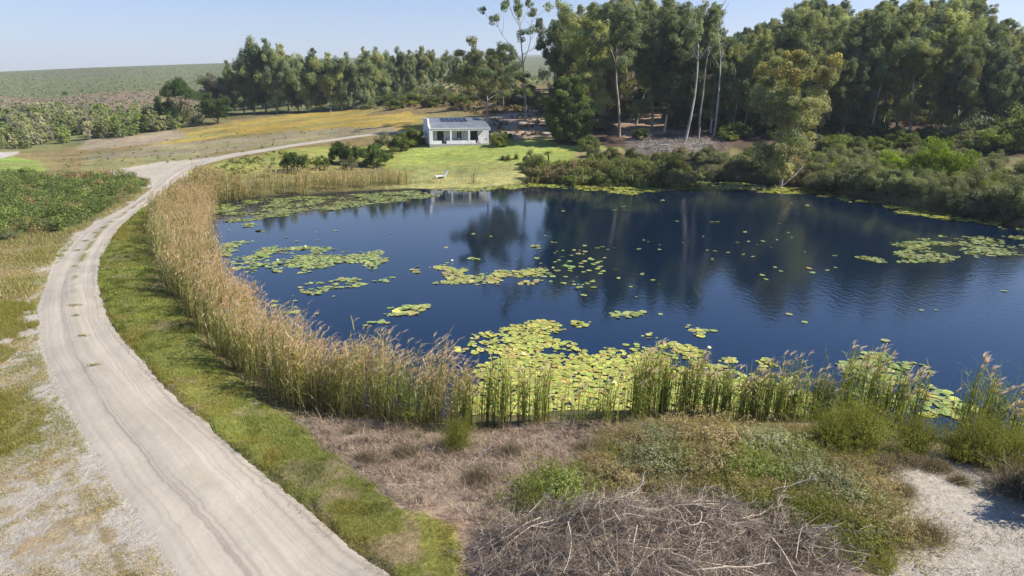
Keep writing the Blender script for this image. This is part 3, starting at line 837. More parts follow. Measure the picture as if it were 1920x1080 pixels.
# -- forest on the right
GV = [gum('gum_tree', 100 + i, 22, bole=[.5, .42, .36, .55, .3, .45, .4][i], nl=[5, 5, 6, 5, 6, 5, 6][i], spread=[.24, .26, .24, .22, .26, .24, .25][i], pr=1.75, leaves=480, sub=3, hang=[.5, .15, .6, 0, .55, .2, .1][i], extra_low=[12, 18, 24, 8, 26, 16, 20][i],
          tint=[OLIVE, BLUEGUM, OLIVE, YELLOWISH, BLUEGUM, OLIVE, OLIVE * 1.15][i], tint2=[BLUEGUM, OLIVE, YELLOWISH, OLIVE, BLUEGUM * .8, BLUEGUM, YELLOWISH][i], bark=['bark', 'palebark'][i % 2], tr=.0125) for i in range(7)]
_used = set()
def gcopy(i):
    if i not in _used: _used.add(i); return GV[i]
    return copy_tree(GV[i])

TOPX = [1030, 1050, 1075, 1130, 1200, 1270, 1330, 1365, 1400, 1430, 1470, 1500, 1560, 1620, 1700, 1790, 1830, 1850, 1880, 1930, 2000]
TOPY = [60, 25, 10, -15, -10, 5, 40, 60, 50, 30, 20, -5, 10, -5, -15, -20, 0, 45, 50, 60, 70]
def top_at(px): return float(np.interp(px, TOPX, TOPY))

front = []
for px, Y, top in [(1046, 134, 45), (1090, 138, 8), (1118, 130, 30), (1135, 146, -12), (1222, 128, 10), (1245, 124, 40), (1268, 128, 5), (1332, 120, 70), (1345, 126, 52), (1372, 118, 120), (1395, 122, 72), (1418, 124, 48),
                   (1438, 118, 130), (1495, 120, 20), (1530, 116, 85), (1552, 122, 30), (1580, 117, 105), (1603, 121, 48), (1630, 118, 30), (1655, 122, 75), (1682, 118, 20), (1706, 116, 60), (1735, 120, 8), (1762, 114, 70),
                   (1790, 116, 15), (1818, 110, 90), (1846, 112, 78), (1872, 106, 130), (1900, 108, 100), (1935, 106, 120)]:
    front.append((px, Y, top))
for k, (px, Y, top) in enumerate(front):
    g = put(gcopy((k * 3 + k // 7) % 7), px, Y, top=top + rng.uniform(-6, 6), wide=rng.uniform(.95, 1.15))
    if k < 15: lb = f'tall gum, {ORD[k]} from the left in the front row of the tall forest'
    else: lb = f'tall gum, {ORD[len(front) - 1 - k]} from the right in the front row of the tall forest'
    tag(g, lb, 'tree', 'gums along the front edge of the forest')
n_back = 0
for r_, (Y, dy, step, lift) in enumerate([(136, 5, 40, 12), (150, 6, 40, 4), (168, 7, 44, 0), (192, 9, 52, -4), (222, 10, 60, 0)]):
    px = 1062 + r_ * 13
    while px < 1990:
        q = px + rng.uniform(-12, 12)
        if r_ == 0 and q < 1260: px += step; continue
        g = put(gcopy(rng.randint(0, 7)), q, Y + rng.uniform(-dy, dy), top=top_at(q) + lift + rng.uniform(0, 30) * (1 if rng.rand() < .6 else .2), wide=rng.uniform(1.0, 1.25))
        tag(g, 'tall gum packed among others in the depth of the tall forest', 'tree', 'gums in the depth of the tall forest')
        px += step * (1.0 if q > 1240 else 1.15); n_back += 1
# -- dead bare tree top against the sky
def dead_tree():
    rs = np.random.RandomState(5); root = empty('dead_tree'); wood = []
    tp = limb((0, 0, -.5), (.05, 0, 1), 22.5, rs, 10, .1, .05); wood.append(tube_arr(tp, np.linspace(.22, .03, len(tp)), 7))
    br = []
    for i in range(16):
        b = tp[rs.randint(5, 10)]; an = rs.uniform(0, 6.28)
        br.append(limb(b, (math.cos(an) * .5, math.sin(an) * .5, .9), rs.uniform(2.5, 5.5), rs, 5, .3, .15))
    V, Fq = join(wood); mesh_obj('trunk', V, Fq, M['palebark'], root, smooth=True)
    V, Fq = join([tube_arr(b, np.linspace(.07, .015, len(b)), 5) for b in br]); mesh_obj('bare_branches', V, Fq, M['palebark'], root, smooth=True)
    root['h'] = 23
    return root
tag(put(dead_tree(), 1338, 117, top=-5, rz=0), 'dead leafless grey tree poking its bare branches above the forest top', 'tree')

# -- distant row of gums behind the gold meadow
LV = [gum('gum_tree', 200 + i, 19, bole=.3, nl=6, spread=.25, pr=1.8, leaves=420, sub=3, hang=[.5, .25, .4, .6][i], extra_low=[14, 20, 10, 24][i], tint=[OLIVE, BLUEGUM, OLIVE * 1.1, BLUEGUM * 1.1][i], tint2=[BLUEGUM, OLIVE, YELLOWISH, OLIVE][i], lg=.6) for i in range(4)]
_lu = set()
def lcopy(i):
    if i not in _lu: _lu.add(i); return LV[i]
    return copy_tree(LV[i])
row = [(424, 218, 128), (442, 222, 112), (458, 212, 98), (478, 210, 78), (498, 214, 64), (520, 209, 70), (541, 212, 76), (560, 215, 102), (578, 210, 96), (600, 213, 88), (620, 210, 93), (641, 212, 96), (662, 214, 106),
       (684, 216, 94), (702, 222, 84), (724, 226, 86), (746, 230, 84), (768, 234, 92), (790, 238, 84), (812, 242, 92), (834, 246, 90), (856, 250, 100), (878, 250, 106)]
for k, (px, Y, top) in enumerate(row):
    g = put(lcopy(k % 4), px, Y, top=top, wide=rng.uniform(.95, 1.15))
    tag(g, f'gum {ORD[k]} from the left in the distant tree row behind the golden meadow', 'tree', 'gums of the distant row behind the meadow')
for k in range(17):
    px = 440 + k * 27 + rng.uniform(-6, 6)
    g = put(lcopy(k % 4), px, 236 + k * 1.6 + rng.uniform(-4, 4), top=np.interp(px, [q[0] for q in row], [q[2] for q in row]) + rng.uniform(4, 22), wide=1.15)
    tag(g, 'gum standing behind the distant tree row, only its top showing', 'tree', 'gums behind the distant row')

# -- pines and the pale thicket on the left
pine = broad('pine_tree', 61, 11, 9.5, n=34, pr=1.5, leaves=420, tint=np.array([.032, .058, .018]), tint2=np.array([.06, .095, .025]), lg=.4, umbrella=True, fine=.25)
tag(put(pine, 342, 186, top=147), 'dark umbrella pine with broad flat crown at the edge of the left thicket', 'tree')
p2 = broad('pine_tree', 62, 8, 9, low=.25, n=40, pr=1.3, leaves=420, tint=np.array([.05, .085, .02]), tint2=np.array([.085, .12, .03]), lg=.4, fine=.25)
tag(put(p2, 408, 188, top=172), 'bright green rounded pine to the right of the umbrella pine', 'tree')
p3 = copy_tree(p2); tag(put(p3, 312, 190, top=178, wide=.7), 'small dark pine tucked under the left side of the umbrella pine', 'tree')
p4 = broad('broadleaf_tree', 63, 9, 9, low=.2, n=36, pr=1.4, leaves=300, tint=np.array([.13, .12, .105]), tint2=np.array([.10, .11, .06]), lg=.4)
tag(put(p4, 408, 212, top=138), 'greyish dome shaped tree above the bright green pine', 'tree')
p5 = copy_tree(p2); tag(put(p5, 123, 420, top=171, wide=1.1), 'single dark tree alone on the open slope of the left hill', 'tree')
TV = [broad('thicket_tree', 300 + i, 5.5, 4.6, low=.03, n=38, pr=.62, leaves=110, tint=[np.array([.10, .115, .05]), np.array([.13, .135, .075]), np.array([.075, .10, .03]), np.array([.16, .15, .115])][i],
            mat='thicket', tint2=[np.array([.14, .15, .06]), np.array([.17, .165, .10]), np.array([.11, .13, .035]), np.array([.12, .125, .07])][i], lg=.45, bark='palebark', fine=.35) for i in range(4)]
_tu = set()
def tcopy(i):
    if i not in _tu: _tu.add(i); return TV[i]
    return copy_tree(TV[i])
spots = []
poly = [(-30, 284), (60, 278), (150, 266), (230, 258), (290, 250), (330, 240), (420, 220), (400, 206), (300, 208), (150, 212), (-30, 216)]
while len(spots) < 150:
    px, py = rng.uniform(-30, 420), rng.uniform(206, 285)
    if not in_poly(np.array([px]), np.array([py]), poly)[0]: continue
    if any((px - a) ** 2 / 150 + (py - b) ** 2 / 16 < 1 for a, b in spots): continue
    spots.append((px, py))
spots.sort(key=lambda s: -s[1])
nf = 0
for k, (px, py) in enumerate(spots):
    x, y = G(px, py)
    s = rng.uniform(.5, 1.0) * (1.1 if py < 250 else .9)
    c = [0, 2, 1, 0, 3, 2, 0, 1][rng.randint(0, 8)]
    g = put(tcopy(c), 0, 0, sc=s, xy=(x, y), wide=rng.uniform(.85, 1.2), dz=-.1)
    kind = ['olive green', 'grey green', 'fresh green', 'bare greyish'][c]
    tag(g, f'{kind} small tree in the thicket along the foot of the left hill', 'tree', f'{kind} small trees of the thicket')

# -- shrubs
def shrub(name, seed, w, h, n=14, pr=.45, leaves=220, tint=DARKG, tint2=OLIVE, lg=.13, mat='leaf', flat=1.0, droop=.2, fine=.5, stems=7):
    rs = np.random.RandomState(seed); root = empty(name); cl = Cloud(); wood = []
    for i in range(n):
        an = rs.uniform(0, 6.283); rr = math.sqrt(rs.uniform(0, 1)) * .82
        z = h * math.sqrt(max(1 - rr * rr, 0)) * rs.uniform(.35, .95) - pr * .35
        p = np.array([math.cos(an) * rr * w / 2, math.sin(an) * rr * w / 2, max(z, pr * .35)])
        f = rs.rand()
        puff(cl, p, pr * rs.uniform(.7, 1.25) * np.array([1, 1, .85 * flat]), int(leaves * 1.8), lg * .72, lg * .72 * fine, (tint * (1 - f) + tint2 * f) * rs.uniform(.8, 1.2), rs, droop=droop)
        if i < stems: wood.append(tube_arr(np.stack([np.array([p[0] * .15, p[1] * .15, -.2]), p * [.6, .6, .5], p]), [.035, .025, .01], 5))
    V, Fq = join(wood)
    mesh_obj('stems', V, Fq, M['darkbark'], root); cl.build('foliage', M[mat], root)
    root['h'] = h
    return root
def sput(root, px, py, w_px=None, top=None, wide=None, rz=None):
    """stand a shrub on the ground seen at (px,py); its top reaches photo line `top`"""
    x, y = G(px, py); z = H(x, y)
    sc = (at_y(px, top, y)[2] - z) / root['h'] if top is not None else 1
    root.location = (x, y, z); root.rotation_euler = (0, 0, rng.uniform(0, 6.28) if rz is None else rz)
    wide = 1.0 if wide is None else wide
    root.scale = (sc * wide, sc * wide, sc)
    return root
DG = np.array([.030, .055, .014]); MG = np.array([.07, .10, .022]); YG = np.array([.14, .16, .03]); GREY = np.array([.145, .155, .095]); TAN = np.array([.24, .18, .10]); OL = np.array([.108, .122, .042])
sA = shrub('round_bush', 401, 4.6, 3.2, 26, .85, 420, DG, MG, .2)
sB = shrub('round_bush', 402, 4.2, 2.6, 24, .75, 380, MG, YG, .2)
sC = shrub('round_bush', 403, 3.4, 2.0, 20, .6, 300, OL, GREY, .16)
sD = shrub('round_bush', 404, 3.6, 2.2, 20, .65, 320, YG, MG, .18)
for src, px, py, top, wide, lb in [
        (sA, 552, 322, 280, .95, 'dark green round bush alone at the left behind the far reeds'),
        (sA, 644, 308, 259, .85, 'tall dark green bush, left one of the pair by the sandy track'),
        (sA, 702, 310, 264, 1.05, 'broad dark green bush, right one of the pair by the sandy track'),
        (sB, 604, 318, 292, .8, 'small green bush between the lone dark bush and the dark pair'),
        (sC, 655, 318, 292, .8, 'dry grey bush in front of the dark pair of bushes'),
        (sD, 746, 284, 255, .95, 'mid green rounded bush on the lawn edge left of the cottage'),
        (sD, 776, 272, 240, 1.1, 'yellow green bush pressed against the left gable of the cottage'),
        (sC, 716, 272, 247, .8, 'olive bush between the track and the yellow green bush'),
        (sB, 936, 274, 246, .9, 'leafy bush at the right front corner of the cottage'),
        (sA, 955, 262, 248, .8, 'small dark bush behind the leafy corner bush of the cottage'),
        (sB, 1103, 280, 254, 1.15, 'low spreading green bush under the dark rounded tree'),
        (sC, 1112, 294, 263, .6, 'upright greyish bush casting a shadow on the lawn'),
        (sC, 998, 308, 281, .85, 'reddish brown bush on the lawn above the far shore'),
        (sC, 130, 340, 322, .8, 'single dull shrub at the upper edge of the fern bank')]:
    o = src if 'category' not in src else copy_tree(src)
    tag(sput(o, px, py, top=top, wide=wide), lb, 'bush')
# ------------------------------------------------------------------ cottage
def simple_mat(name, c, rough=.6, metallic=0.0, spec=.4):
    return noise_mat(name, tuple(np.array(c) * .9), tuple(np.minimum(np.array(c) * 1.06, 1)), 2.5, rough, 0, spec=spec, metallic=metallic)
M['white'] = noise_mat('whitewash', (.68, .68, .66), (.82, .82, .80), 1.6, .8, .15)
M['whitetrim'] = simple_mat('white_trim', (.80, .80, .78), .5)
M['roofmetal'] = noise_mat('grey_roof_sheet', (.17, .185, .20), (.23, .245, .26), .8, .45, 0, spec=.5)
M['solar'] = simple_mat('solar_cells', (.012, .014, .026), .25)
M['alu'] = simple_mat('aluminium_frame', (.55, .56, .58), .35, .8)
M['doorwood'] = simple_mat('dark_door', (.035, .035, .04), .4)
M['glass'] = simple_mat('dark_glass', (.02, .025, .03), .08)
M['bluechair'] = simple_mat('dark_blue_paint', (.02, .035, .09), .5)
M['brownwood'] = simple_mat('brown_wood', (.14, .09, .055), .6)
M['plastic'] = simple_mat('white_plastic', (.82, .82, .82), .4)
M['stone'] = noise_mat('veranda_floor', (.30, .28, .25), (.42, .40, .36), 3, .8, .1)

def cottage():
    x, y = G(809, 276.5)
    z = max(H(x, y), H(x + 9, y + 3)) - .02
    c = empty('cottage', (x, y, z), R(15))
    tag(c, 'small white cottage with grey metal roof, solar panels and open front veranda', 'house')
    c.scale = (1, 1, .93)
    Lx = 9.7
    MB().box(-.3, Lx + .3, -.25, 7.3, -1.2, .06).build('plinth', M['stone'], c)
    MB().box(0, Lx, .12, 1.75, .064, .10).build('veranda_floor', M['stone'], c)
    # main front wall built round its three openings
    ops = [(1.25, 2.35), (4.55, 5.45), (6.95, 8.15)]
    w = MB(); xs = 0.0
    for a, b in ops:
        w.box(xs, a, 1.75, 1.97, .06, 2.85); w.box(a, b, 1.75, 1.97, 2.2, 2.85); xs = b
    w.box(xs, Lx, 1.75, 1.97, .06, 2.85)
    w.build('front_wall', M['white'], c)
    MB().box(0, Lx, 6.6, 6.85, .06, 4.0).build('back_wall', M['white'], c)
    # gables: left one carries a raised flat parapet, right one follows the roof
    prof = [(-.02, .06), (6.9, .06), (6.9, 4.42), (1.9, 4.42), (1.55, 3.32), (.25, 2.86), (-.02, 2.80)]
    MB().prism(prof, -.30, -.003).build('gable_wall', M['white'], c, bevel=.02)
    prof = [(1.76, .06), (6.9, .06), (6.9, 4.24), (1.76, 3.02)]
    MB().prism(prof, Lx + .003, Lx + .22).build('gable_wall', M['white'], c, bevel=.02)
    # corrugated roof sheet
    n = 260
    xx = np.linspace(.0, Lx + .35, n); zz = .022 * np.sin(xx / .152 * 2 * math.pi)
    prof = [(.12, 2.80), (2.0, 3.32), (4.4, 3.88), (6.95, 4.38)]
    V = np.concatenate([np.stack([xx, np.full(n, yy), z0 + zz], -1) for yy, z0 in prof] + [np.stack([xx, np.full(n, yy), z0 + zz - .03], -1) for yy, z0 in prof])
    Fq = []
    for k in range(3):
        for i in range(n - 1):
            a = k * n + i
            Fq.append((a, a + 1, a + n + 1, a + n)); b = a + 4 * n
            Fq.append((b + n, b + n + 1, b + 1, b))
    for i in range(n - 1):
        Fq.append((i + 4 * n, i + 1 + 4 * n, i + 1, i)); a = 3 * n + i; Fq.append((a, a + 1, a + 1 + 4 * n, a + 4 * n))
    rf = mesh_obj('roof', V, np.array(Fq), M['roofmetal'], c, smooth=False)
    MB().box(0, Lx + .35, 6.86, 7.02, 4.36, 4.46).build('ridge_cap', M['roofmetal'], rf)
    # six solar panels lying on the upper slope
    sl_ = math.atan2(4.38 - 3.32, 6.95 - 2.0)
    for i in range(6):
        p = empty('solar_panel'); p.parent = rf
        p.location = (2.55 + i * .74, 4.05, 3.86); p.rotation_euler = (sl_, 0, 0)
        bpy.data.objects.remove(p)
        fr, pn = MB(), MB()
        x0 = 2.45 + i * .76; Lp = 2.55
        def q(yy, h): return (3.75 + yy * math.cos(sl_) - h * math.sin(sl_), 3.76 + yy * math.sin(sl_) + h * math.cos(sl_))
        fr.prism([q(0, .05), q(Lp, .05), q(Lp, .09), q(0, .09)], x0, x0 + .70)
        pn.prism([q(.04, .092), q(Lp - .04, .092), q(Lp - .04, .10), q(.04, .10)], x0 + .035, x0 + .665)
        f = fr.build('solar_panel', M['alu'], rf); pn.build('solar_cells', M['solar'], f)
    # veranda
    MB().box(-.003, Lx + .3, -.02, .16, 2.36, 2.72).build('veranda_beam', M['whitetrim'], c, bevel=.015)
    MB().box(0, Lx + .3, -.10, -.024, 2.70, 2.80).build('gutter', M['whitetrim'], c)
    for px in (.0, 3.15, 6.2, 9.42):
        MB().box(px, px + .26, -.02, .24, .06, 2.357).build('veranda_post', M['whitetrim'], c, bevel=.015)
    for a, b in ((.26, 1.75), (2.55, 3.147), (3.413, 6.197), (6.463, 7.45), (8.25, 9.417)):
        MB().box(a, b, .0, .2, .06, .62).build('low_wall', M['white'], c, bevel=.02)
    # openings
    for k, (a, b) in enumerate(ops):
        if k == 1:
            f = MB(); f.box(a, a + .07, 1.72, 1.9, .9, 2.2).box(b - .07, b, 1.72, 1.9, .9, 2.2).box(a + .07, b - .07, 1.72, 1.9, 2.13, 2.2).box(a + .07, b - .07, 1.72, 1.9, .9, .97)
            f.box((a + b) / 2 - .03, (a + b) / 2 + .03, 1.74, 1.88, .97, 2.13)
            f.box(a, b, 1.76, 1.96, .06, .897)
            fw = f.build('window', M['whitetrim'], c)
            MB().box(a + .07, b - .07, 1.80, 1.82, .97, 2.13).build('pane', M['glass'], fw)
        else:
            f = MB().box(a, a + .08, 1.72, 1.9, .1, 2.2).box(b - .08, b, 1.72, 1.9, .1, 2.2).box(a + .08, b - .08, 1.72, 1.9, 2.12, 2.2).box((a + b) / 2 - .05, (a + b) / 2 + .05, 1.74, 1.88, .1, 2.12)
            fd = f.build('glazed_door', M['doorwood'], c)
            MB().box(a + .08, b - .08, 1.80, 1.82, .1, 2.12).build('pane', M['glass'], fd)
            MB().tube([(b - .25, 1.70, 1.0), (b - .25, 1.70, 1.15)], .015, 6).build('handle', M['alu'], fd)
    return c
cot = cottage()

def on_cottage(name, lx, ly, lz, rz=0):
    a = R(15); o = cot.location
    return empty(name, (o.x + lx * math.cos(a) - ly * math.sin(a), o.y + lx * math.sin(a) + ly * math.cos(a), o.z + lz), a + rz)

t = tag(on_cottage('veranda_table', 3.9, .9, .10), 'brown wooden table on the cottage veranda behind the low wall', 'table')
MB().box(-.6, .6, -.35, .35, .72, .76).build('tabletop', M['brownwood'], t, bevel=.008)
for sx in (-1, 1):
    for sy in (-1, 1): MB().box(sx * .52 - .03, sx * .52 + .03, sy * .28 - .03, sy * .28 + .03, 0, .718).build('leg', M['brownwood'], t)
def chair(lx, ly, rz, mat, lb):
    t = tag(on_cottage('veranda_chair', lx, ly, .10, rz), lb, 'chair')
    MB().box(-.25, .25, -.24, .24, .42, .46).build('seat', mat, t, bevel=.006)
    MB().prism([(.20, .464), (.24, .464), (.34, 1.0), (.30, 1.0)], -.25, .25).build('backrest', mat, t)
    for sx in (-1, 1):
        for sy in (-1, 1): MB().box(sx * .21 - .02, sx * .21 + .02, sy * .2 - .02, sy * .2 + .02, 0, .418).build('leg', mat, t)
        MB().box(sx * .25 - .03, sx * .25 + .03, -.22, .2, .64, .67).build('armrest', mat, t)
chair(2.95, .9, R(-90) * -1, M['brownwood'], 'brown chair at the left end of the cottage veranda table')
chair(4.85, .9, R(-90), M['brownwood'], 'brown chair at the right end of the cottage veranda table')
chair(7.85, .65, R(180) * 0, M['bluechair'], 'dark blue chair in the right hand gap of the cottage veranda wall')

# -- sun lounger on the shore lawn
def lounger():
    x, y = G(830, 334); t = empty('sun_lounger', (x, y, H(x, y)), R(28))
    tag(t, 'white plastic sun lounger with raised backrest on the lawn by the water', 'sun lounger')
    f = MB(); 
    f.box(-1.15, .45, -.34, -.27, .28, .36).box(-1.15, .45, .27, .34, .28, .36)
    f.box(-1.15, -1.08, -.27, .27, .28, .36); f.box(.38, .45, -.27, .27, .28, .36)
    f.build('frame', M['plastic'], t, bevel=.01)
    s = MB()
    for i in range(9): s.box(-1.05 + i * .16, -1.05 + i * .16 + .12, -.268, .268, .33, .375)
    s.build('seat_slats', M['plastic'], t)
    b = MB()
    def pr(x0, x1, z0, z1, y0, y1):
        b.add([(x0, y0, z0), (x1, y0, z1), (x1, y1, z1), (x0, y1, z0), (x0 + .05, y0, z0 - .01), (x1 + .05, y0, z1 - .01), (x1 + .05, y1, z1 - .01), (x0 + .05, y1, z0 - .01)],
              [(0, 1, 2, 3), (7, 6, 5, 4), (0, 4, 5, 1), (1, 5, 6, 2), (2, 6, 7, 3), (3, 7, 4, 0)])
    pr(.42, .68, .38, 1.12, -.33, -.12); pr(.42, .68, .38, 1.12, .12, .33); pr(.605, .68, .91, 1.12, -.118, .118); pr(.42, .475, .38, .535, -.118, .118)
    b.build('backrest', M['plastic'], t)
    for lx in (-1.0, .3):
        for sy in (-1, 1): MB().prism([(sy * .30 - .03, 0), (sy * .30 + .03, 0), (sy * .30 + .03, .278), (sy * .30 - .03, .278)], lx - .04, lx + .04).build('leg', M['plastic'], t)
    for sy in (-1, 1):
        MB().box(.05, .52, sy * .38 - .035, sy * .38 + .035, .50, .54).box(.08, .13, sy * .38 - .03, sy * .38 + .03, .30, .498).build('armrest', M['plastic'], t)
lounger()

# -- pale low bench by the far lawn, logs and snag
def bench():
    x, y = G(1129, 287); t = empty('low_bench', (x, y, H(x, y)), R(8))
    tag(t, 'low pale stone bench on bare ground beside the far lawn', 'bench')
    MB().box(-.95, .95, -.25, .25, .36, .46).build('seat', M['stone'], t, bevel=.02)
    for sx in (-.7, .7): MB().box(sx - .12, sx + .12, -.2, .2, -.05, .357).build('leg', M['stone'], t, bevel=.02)
bench()
M['log'] = noise_mat('bleached_log', (.24, .22, .20), (.46, .44, .41), 3, .9, .4, stretch=(.3, 1, 1))
def log(name, px, py, L, r, rz, lb, group=None, tilt=.03, kinks=.1):
    x, y = G(px, py); rs = np.random.RandomState(int(px * 3 + py)); t = empty(name, (x, y, H(x, y)), rz)
    p = limb((-L / 2, 0, r * .6), (1, 0, tilt), L, rs, 6, 0, kinks)
    V, Fq = tube_arr(p, np.linspace(r, r * .5, len(p)), 8)
    mesh_obj('stem', V, Fq, M['log'], t, smooth=True)
    parts = []
    for k in range(4):
        b = p[rs.randint(2, 6)]; l = limb(b, (rs.normal(), rs.normal(), abs(rs.normal()) * .5), L * rs.uniform(.15, .3), rs, 4, 0, .2)
        parts.append(tube_arr(l, np.linspace(r * .35, r * .1, len(l)), 5))
    V, Fq = join(parts); mesh_obj('stub_branches', V, Fq, M['log'], t, smooth=True)
    tag(t, lb, 'log', group)
for k, (px, py, L, r, rz) in enumerate([(1212, 274, 3.2, .12, .2), (1232, 279, 4.0, .10, -.3), (1252, 272, 3.0, .13, .5), (1262, 281, 4.2, .11, .1), (1283, 276, 3.4, .10, -.5), (1300, 270, 3.6, .12, .3), (1318, 275, 2.8, .11, -.2), (1240, 268, 3.0, .09, .8),
                                        (1275, 266, 3.4, .1, 0), (1330, 268, 3.0, .1, .4)]):
    log('fallen_log', px, py, L, r, rz, f'bleached fallen log, {ORD[k]} of those scattered in shade below the white leaning gum', 'fallen logs in the shade of the forest edge', kinks=.18)
log('snag', 1480, 340, 6.5, .10, R(-8), 'bleached dead branch lying at the water edge below the orange topped gum', tilt=.05)

# ------------------------------------------------------------------ shrubs of the right bank
HB = [shrub('bank_shrub', 500 + i, 5.0, 2.5, 17, 1.0, 800, [OL * 1.1, GREY * .8, MG, OL][i], [GREY, OL * 1.3, YG, TAN * .9][i], .17, fine=.55) for i in range(4)]
_h = set()
def hcopy(i):
    if i not in _h: _h.add(i); return HB[i]
    return copy_tree(HB[i])
WL = ([1262, 1400, 1500, 1600, 1750, 1920, 2010], [337, 341, 351, 369, 395, 424, 442])
hb = []
for j, (off, hh, step) in enumerate([(1.4, 2.5, 2.2), (4.2, 2.4, 2.7), (8.0, 2.15, 3.0), (12.5, 2.1, 3.2), (17.5, 1.9, 3.4), (23, 1.8, 3.6), (28.5, 1.7, 4.0)]):
    px = 1266 + j * 7
    while px < 2020:
        w_ = np.interp(px, *WL); Yw = at_z(px, w_, 0)[1]
        small = np.interp(px, [1262, 1450, 1560], [.62, .72, 1.0])
        if not (px < 1480 and off > 13) and not (px < 1400 and off > 9): hb.append((px + rng.uniform(-6, 6), Yw + off * np.interp(px, [1262, 1480, 1600], [.8, .9, 1.0]) + rng.uniform(-.5, .5), hh * small * rng.uniform(.82, 1.18), j,
                   [3, 0, 1, 0, 2, 1, 0, 3, 1, 0][rng.randint(0, 10)] if px < 1520 else [0, 1, 1, 0, 2, 1, 1][rng.randint(0, 7)]))
        px += step * F / Yw
cnt = {}
for q, Yq, hh, j, k in hb:
    i = cnt.get(j, 0); cnt[j] = i + 1
    x_, y_ = XY(q, Yq)
    o = put(hcopy(k), 0, 0, sc=hh / 2.5, xy=(x_, y_), wide=rng.uniform(.85, 1.1), dz=-.1)
    h = ['olive', 'grey leaved', 'fresh green', 'tan tinged'][k]
    tag(o, f'{h} shrub, {ORD[min(i, 29)]} from the left, {["water edge", "second", "third", "fourth", "fifth", "sixth", "topmost"][j]} row, far right bank', 'bush', 'shrubs massed on the far right bank')
o = shrub('bright_bush', 520, 6.2, 3.0, 40, .8, 480, np.array([.13, .185, .013]), np.array([.16, .215, .02]), .17, fine=.4, flat=.9)
tag(sput(o, 1758, 352, top=256, wide=.72), 'bright lime green dome shaped bush standing out on the far right bank', 'bush')
o2 = copy_tree(o); tag(sput(o2, 1672, 330, top=282, wide=1.0), 'small lime green bush left of the bright dome shaped bush', 'bush')
for k, (px, py, top, w_, src, lb) in enumerate([(1600, 286, 256, 1.2, sD, 'yellow green bush at the foot of the forest, left of the bright dome bush'), (1560, 288, 252, 1.0, sD, 'pale green bush at the forest foot nearest the orange topped gum'),
                                               (1690, 282, 246, 1.3, sB, 'grey green bush at the forest foot just behind the bright dome bush'), (1640, 284, 256, 1.0, sD, 'small yellow green bush between two others at the forest foot'),
                                               (1780, 262, 225, 1.5, sC, 'pale grey green bush above and behind the bright dome bush'), (1840, 268, 215, 1.5, sC, 'tall pale grey bush at the right below the forest'),
                                               (1890, 268, 190, 1.3, sC, 'tallest pale green bush at the right edge below the forest'), (1930, 275, 200, 1.3, sB, 'green bush cut by the right edge of the view below the forest'),
                                               (1862, 285, 240, 1.5, sB, 'rounded green bush in front of the tall pale bushes at the right'), (1815, 282, 246, 1.3, sC, 'low pale bush right behind the bright dome bush')]):
    tag(sput(copy_tree(src), px, py, top=top, wide=w_), lb, 'bush')
# reedy shrubs along the far shore, right of the lawn
RS = [shrub('shore_shrub', 530 + i, 3.6, 2.1, 20, .55, 330, [OL * 1.15, YG * .9, TAN * .8][i], [YG, OL, OL][i], .26, fine=.22, droop=-.5) for i in range(3)]
_r = set()
k = 0
for row_i, (y0, y1, tops, n_) in enumerate([(328, 330, 303, 13), (316, 313, 291, 12), (304, 298, 281, 7)]):
    for i in range(n_):
        px = (1000 if row_i == 0 else 1015 if row_i == 1 else 1120) + i * (21 if row_i < 2 else 22) + rng.uniform(-4, 4)
        c = rng.randint(0, 3)
        if c not in _r: _r.add(c); o = RS[c]
        else: o = copy_tree(RS[c])
        sput(o, px, y0 + (y1 - y0) * i / n_, top=tops + rng.uniform(-5, 6), wide=rng.uniform(.9, 1.2))
        tag(o, f'{["olive", "yellow green", "tan"][c]} reedy shrub, {ORD[i]} from the lawn in the {["lowest", "middle", "upper"][row_i]} row along the shore', 'bush', 'reedy shrubs along the far shore')
# scrub on the hump behind the cottage
k = 0
for i, (px, py, top) in enumerate([(702, 198, 178), (728, 194, 176), (752, 192, 172), (775, 196, 174), (800, 190, 168), (812, 200, 180), (838, 188, 168), (860, 196, 176), (882, 188, 168), (930, 190, 168), (955, 196, 170), (978, 186, 164), (1004, 196, 172), (1030, 204, 176), (690, 204, 190), (742, 204, 186),
                                   (786, 186, 166), (825, 182, 162), (905, 184, 164), (990, 176, 158)]):
    c = copy_tree([sC, sB, sC, sD][i % 4]); sput(c, px, py, top=top, wide=1.5)
    tag(c, f'low scrub bush, {ORD[i]} on the dry hump between the far trees and the cottage', 'bush', 'scrub bushes on the hump behind the cottage')
# spiky plants and a small tree fern on the lawn
def rosette(name, seed, n, L, w, up, col, mat='grass'):
    rs = np.random.RandomState(seed); cl = Cloud()
    an = rs.uniform(0, 6.28, n); el = rs.uniform(*up, n); Ln = L * rs.uniform(.7, 1.15, n)
    t = np.linspace(0, 1, 5)
    d = np.stack([np.cos(an) * np.cos(el), np.sin(an) * np.cos(el), np.sin(el)], -1)
    P = d[:, None] * (Ln[:, None] * t)[..., None]; P[..., 2] -= (Ln[:, None] * .45) * t ** 2.2 * np.cos(el)[:, None]
    P[..., :2] += (rs.normal(size=(n, 1, 2)) * L * .06)
    side = np.stack([-np.sin(an), np.cos(an), np.zeros(n)], -1)
    Wd = w * np.array([1, 1, .8, .5, .05])[None] * np.ones((n, 1))
    C = np.asarray(col)[None, None] * rs.uniform(.7, 1.3, (n, 1, 1)) * np.ones((1, 5, 3))
    cl.add(*strips(P, Wd, side, C)); return cl
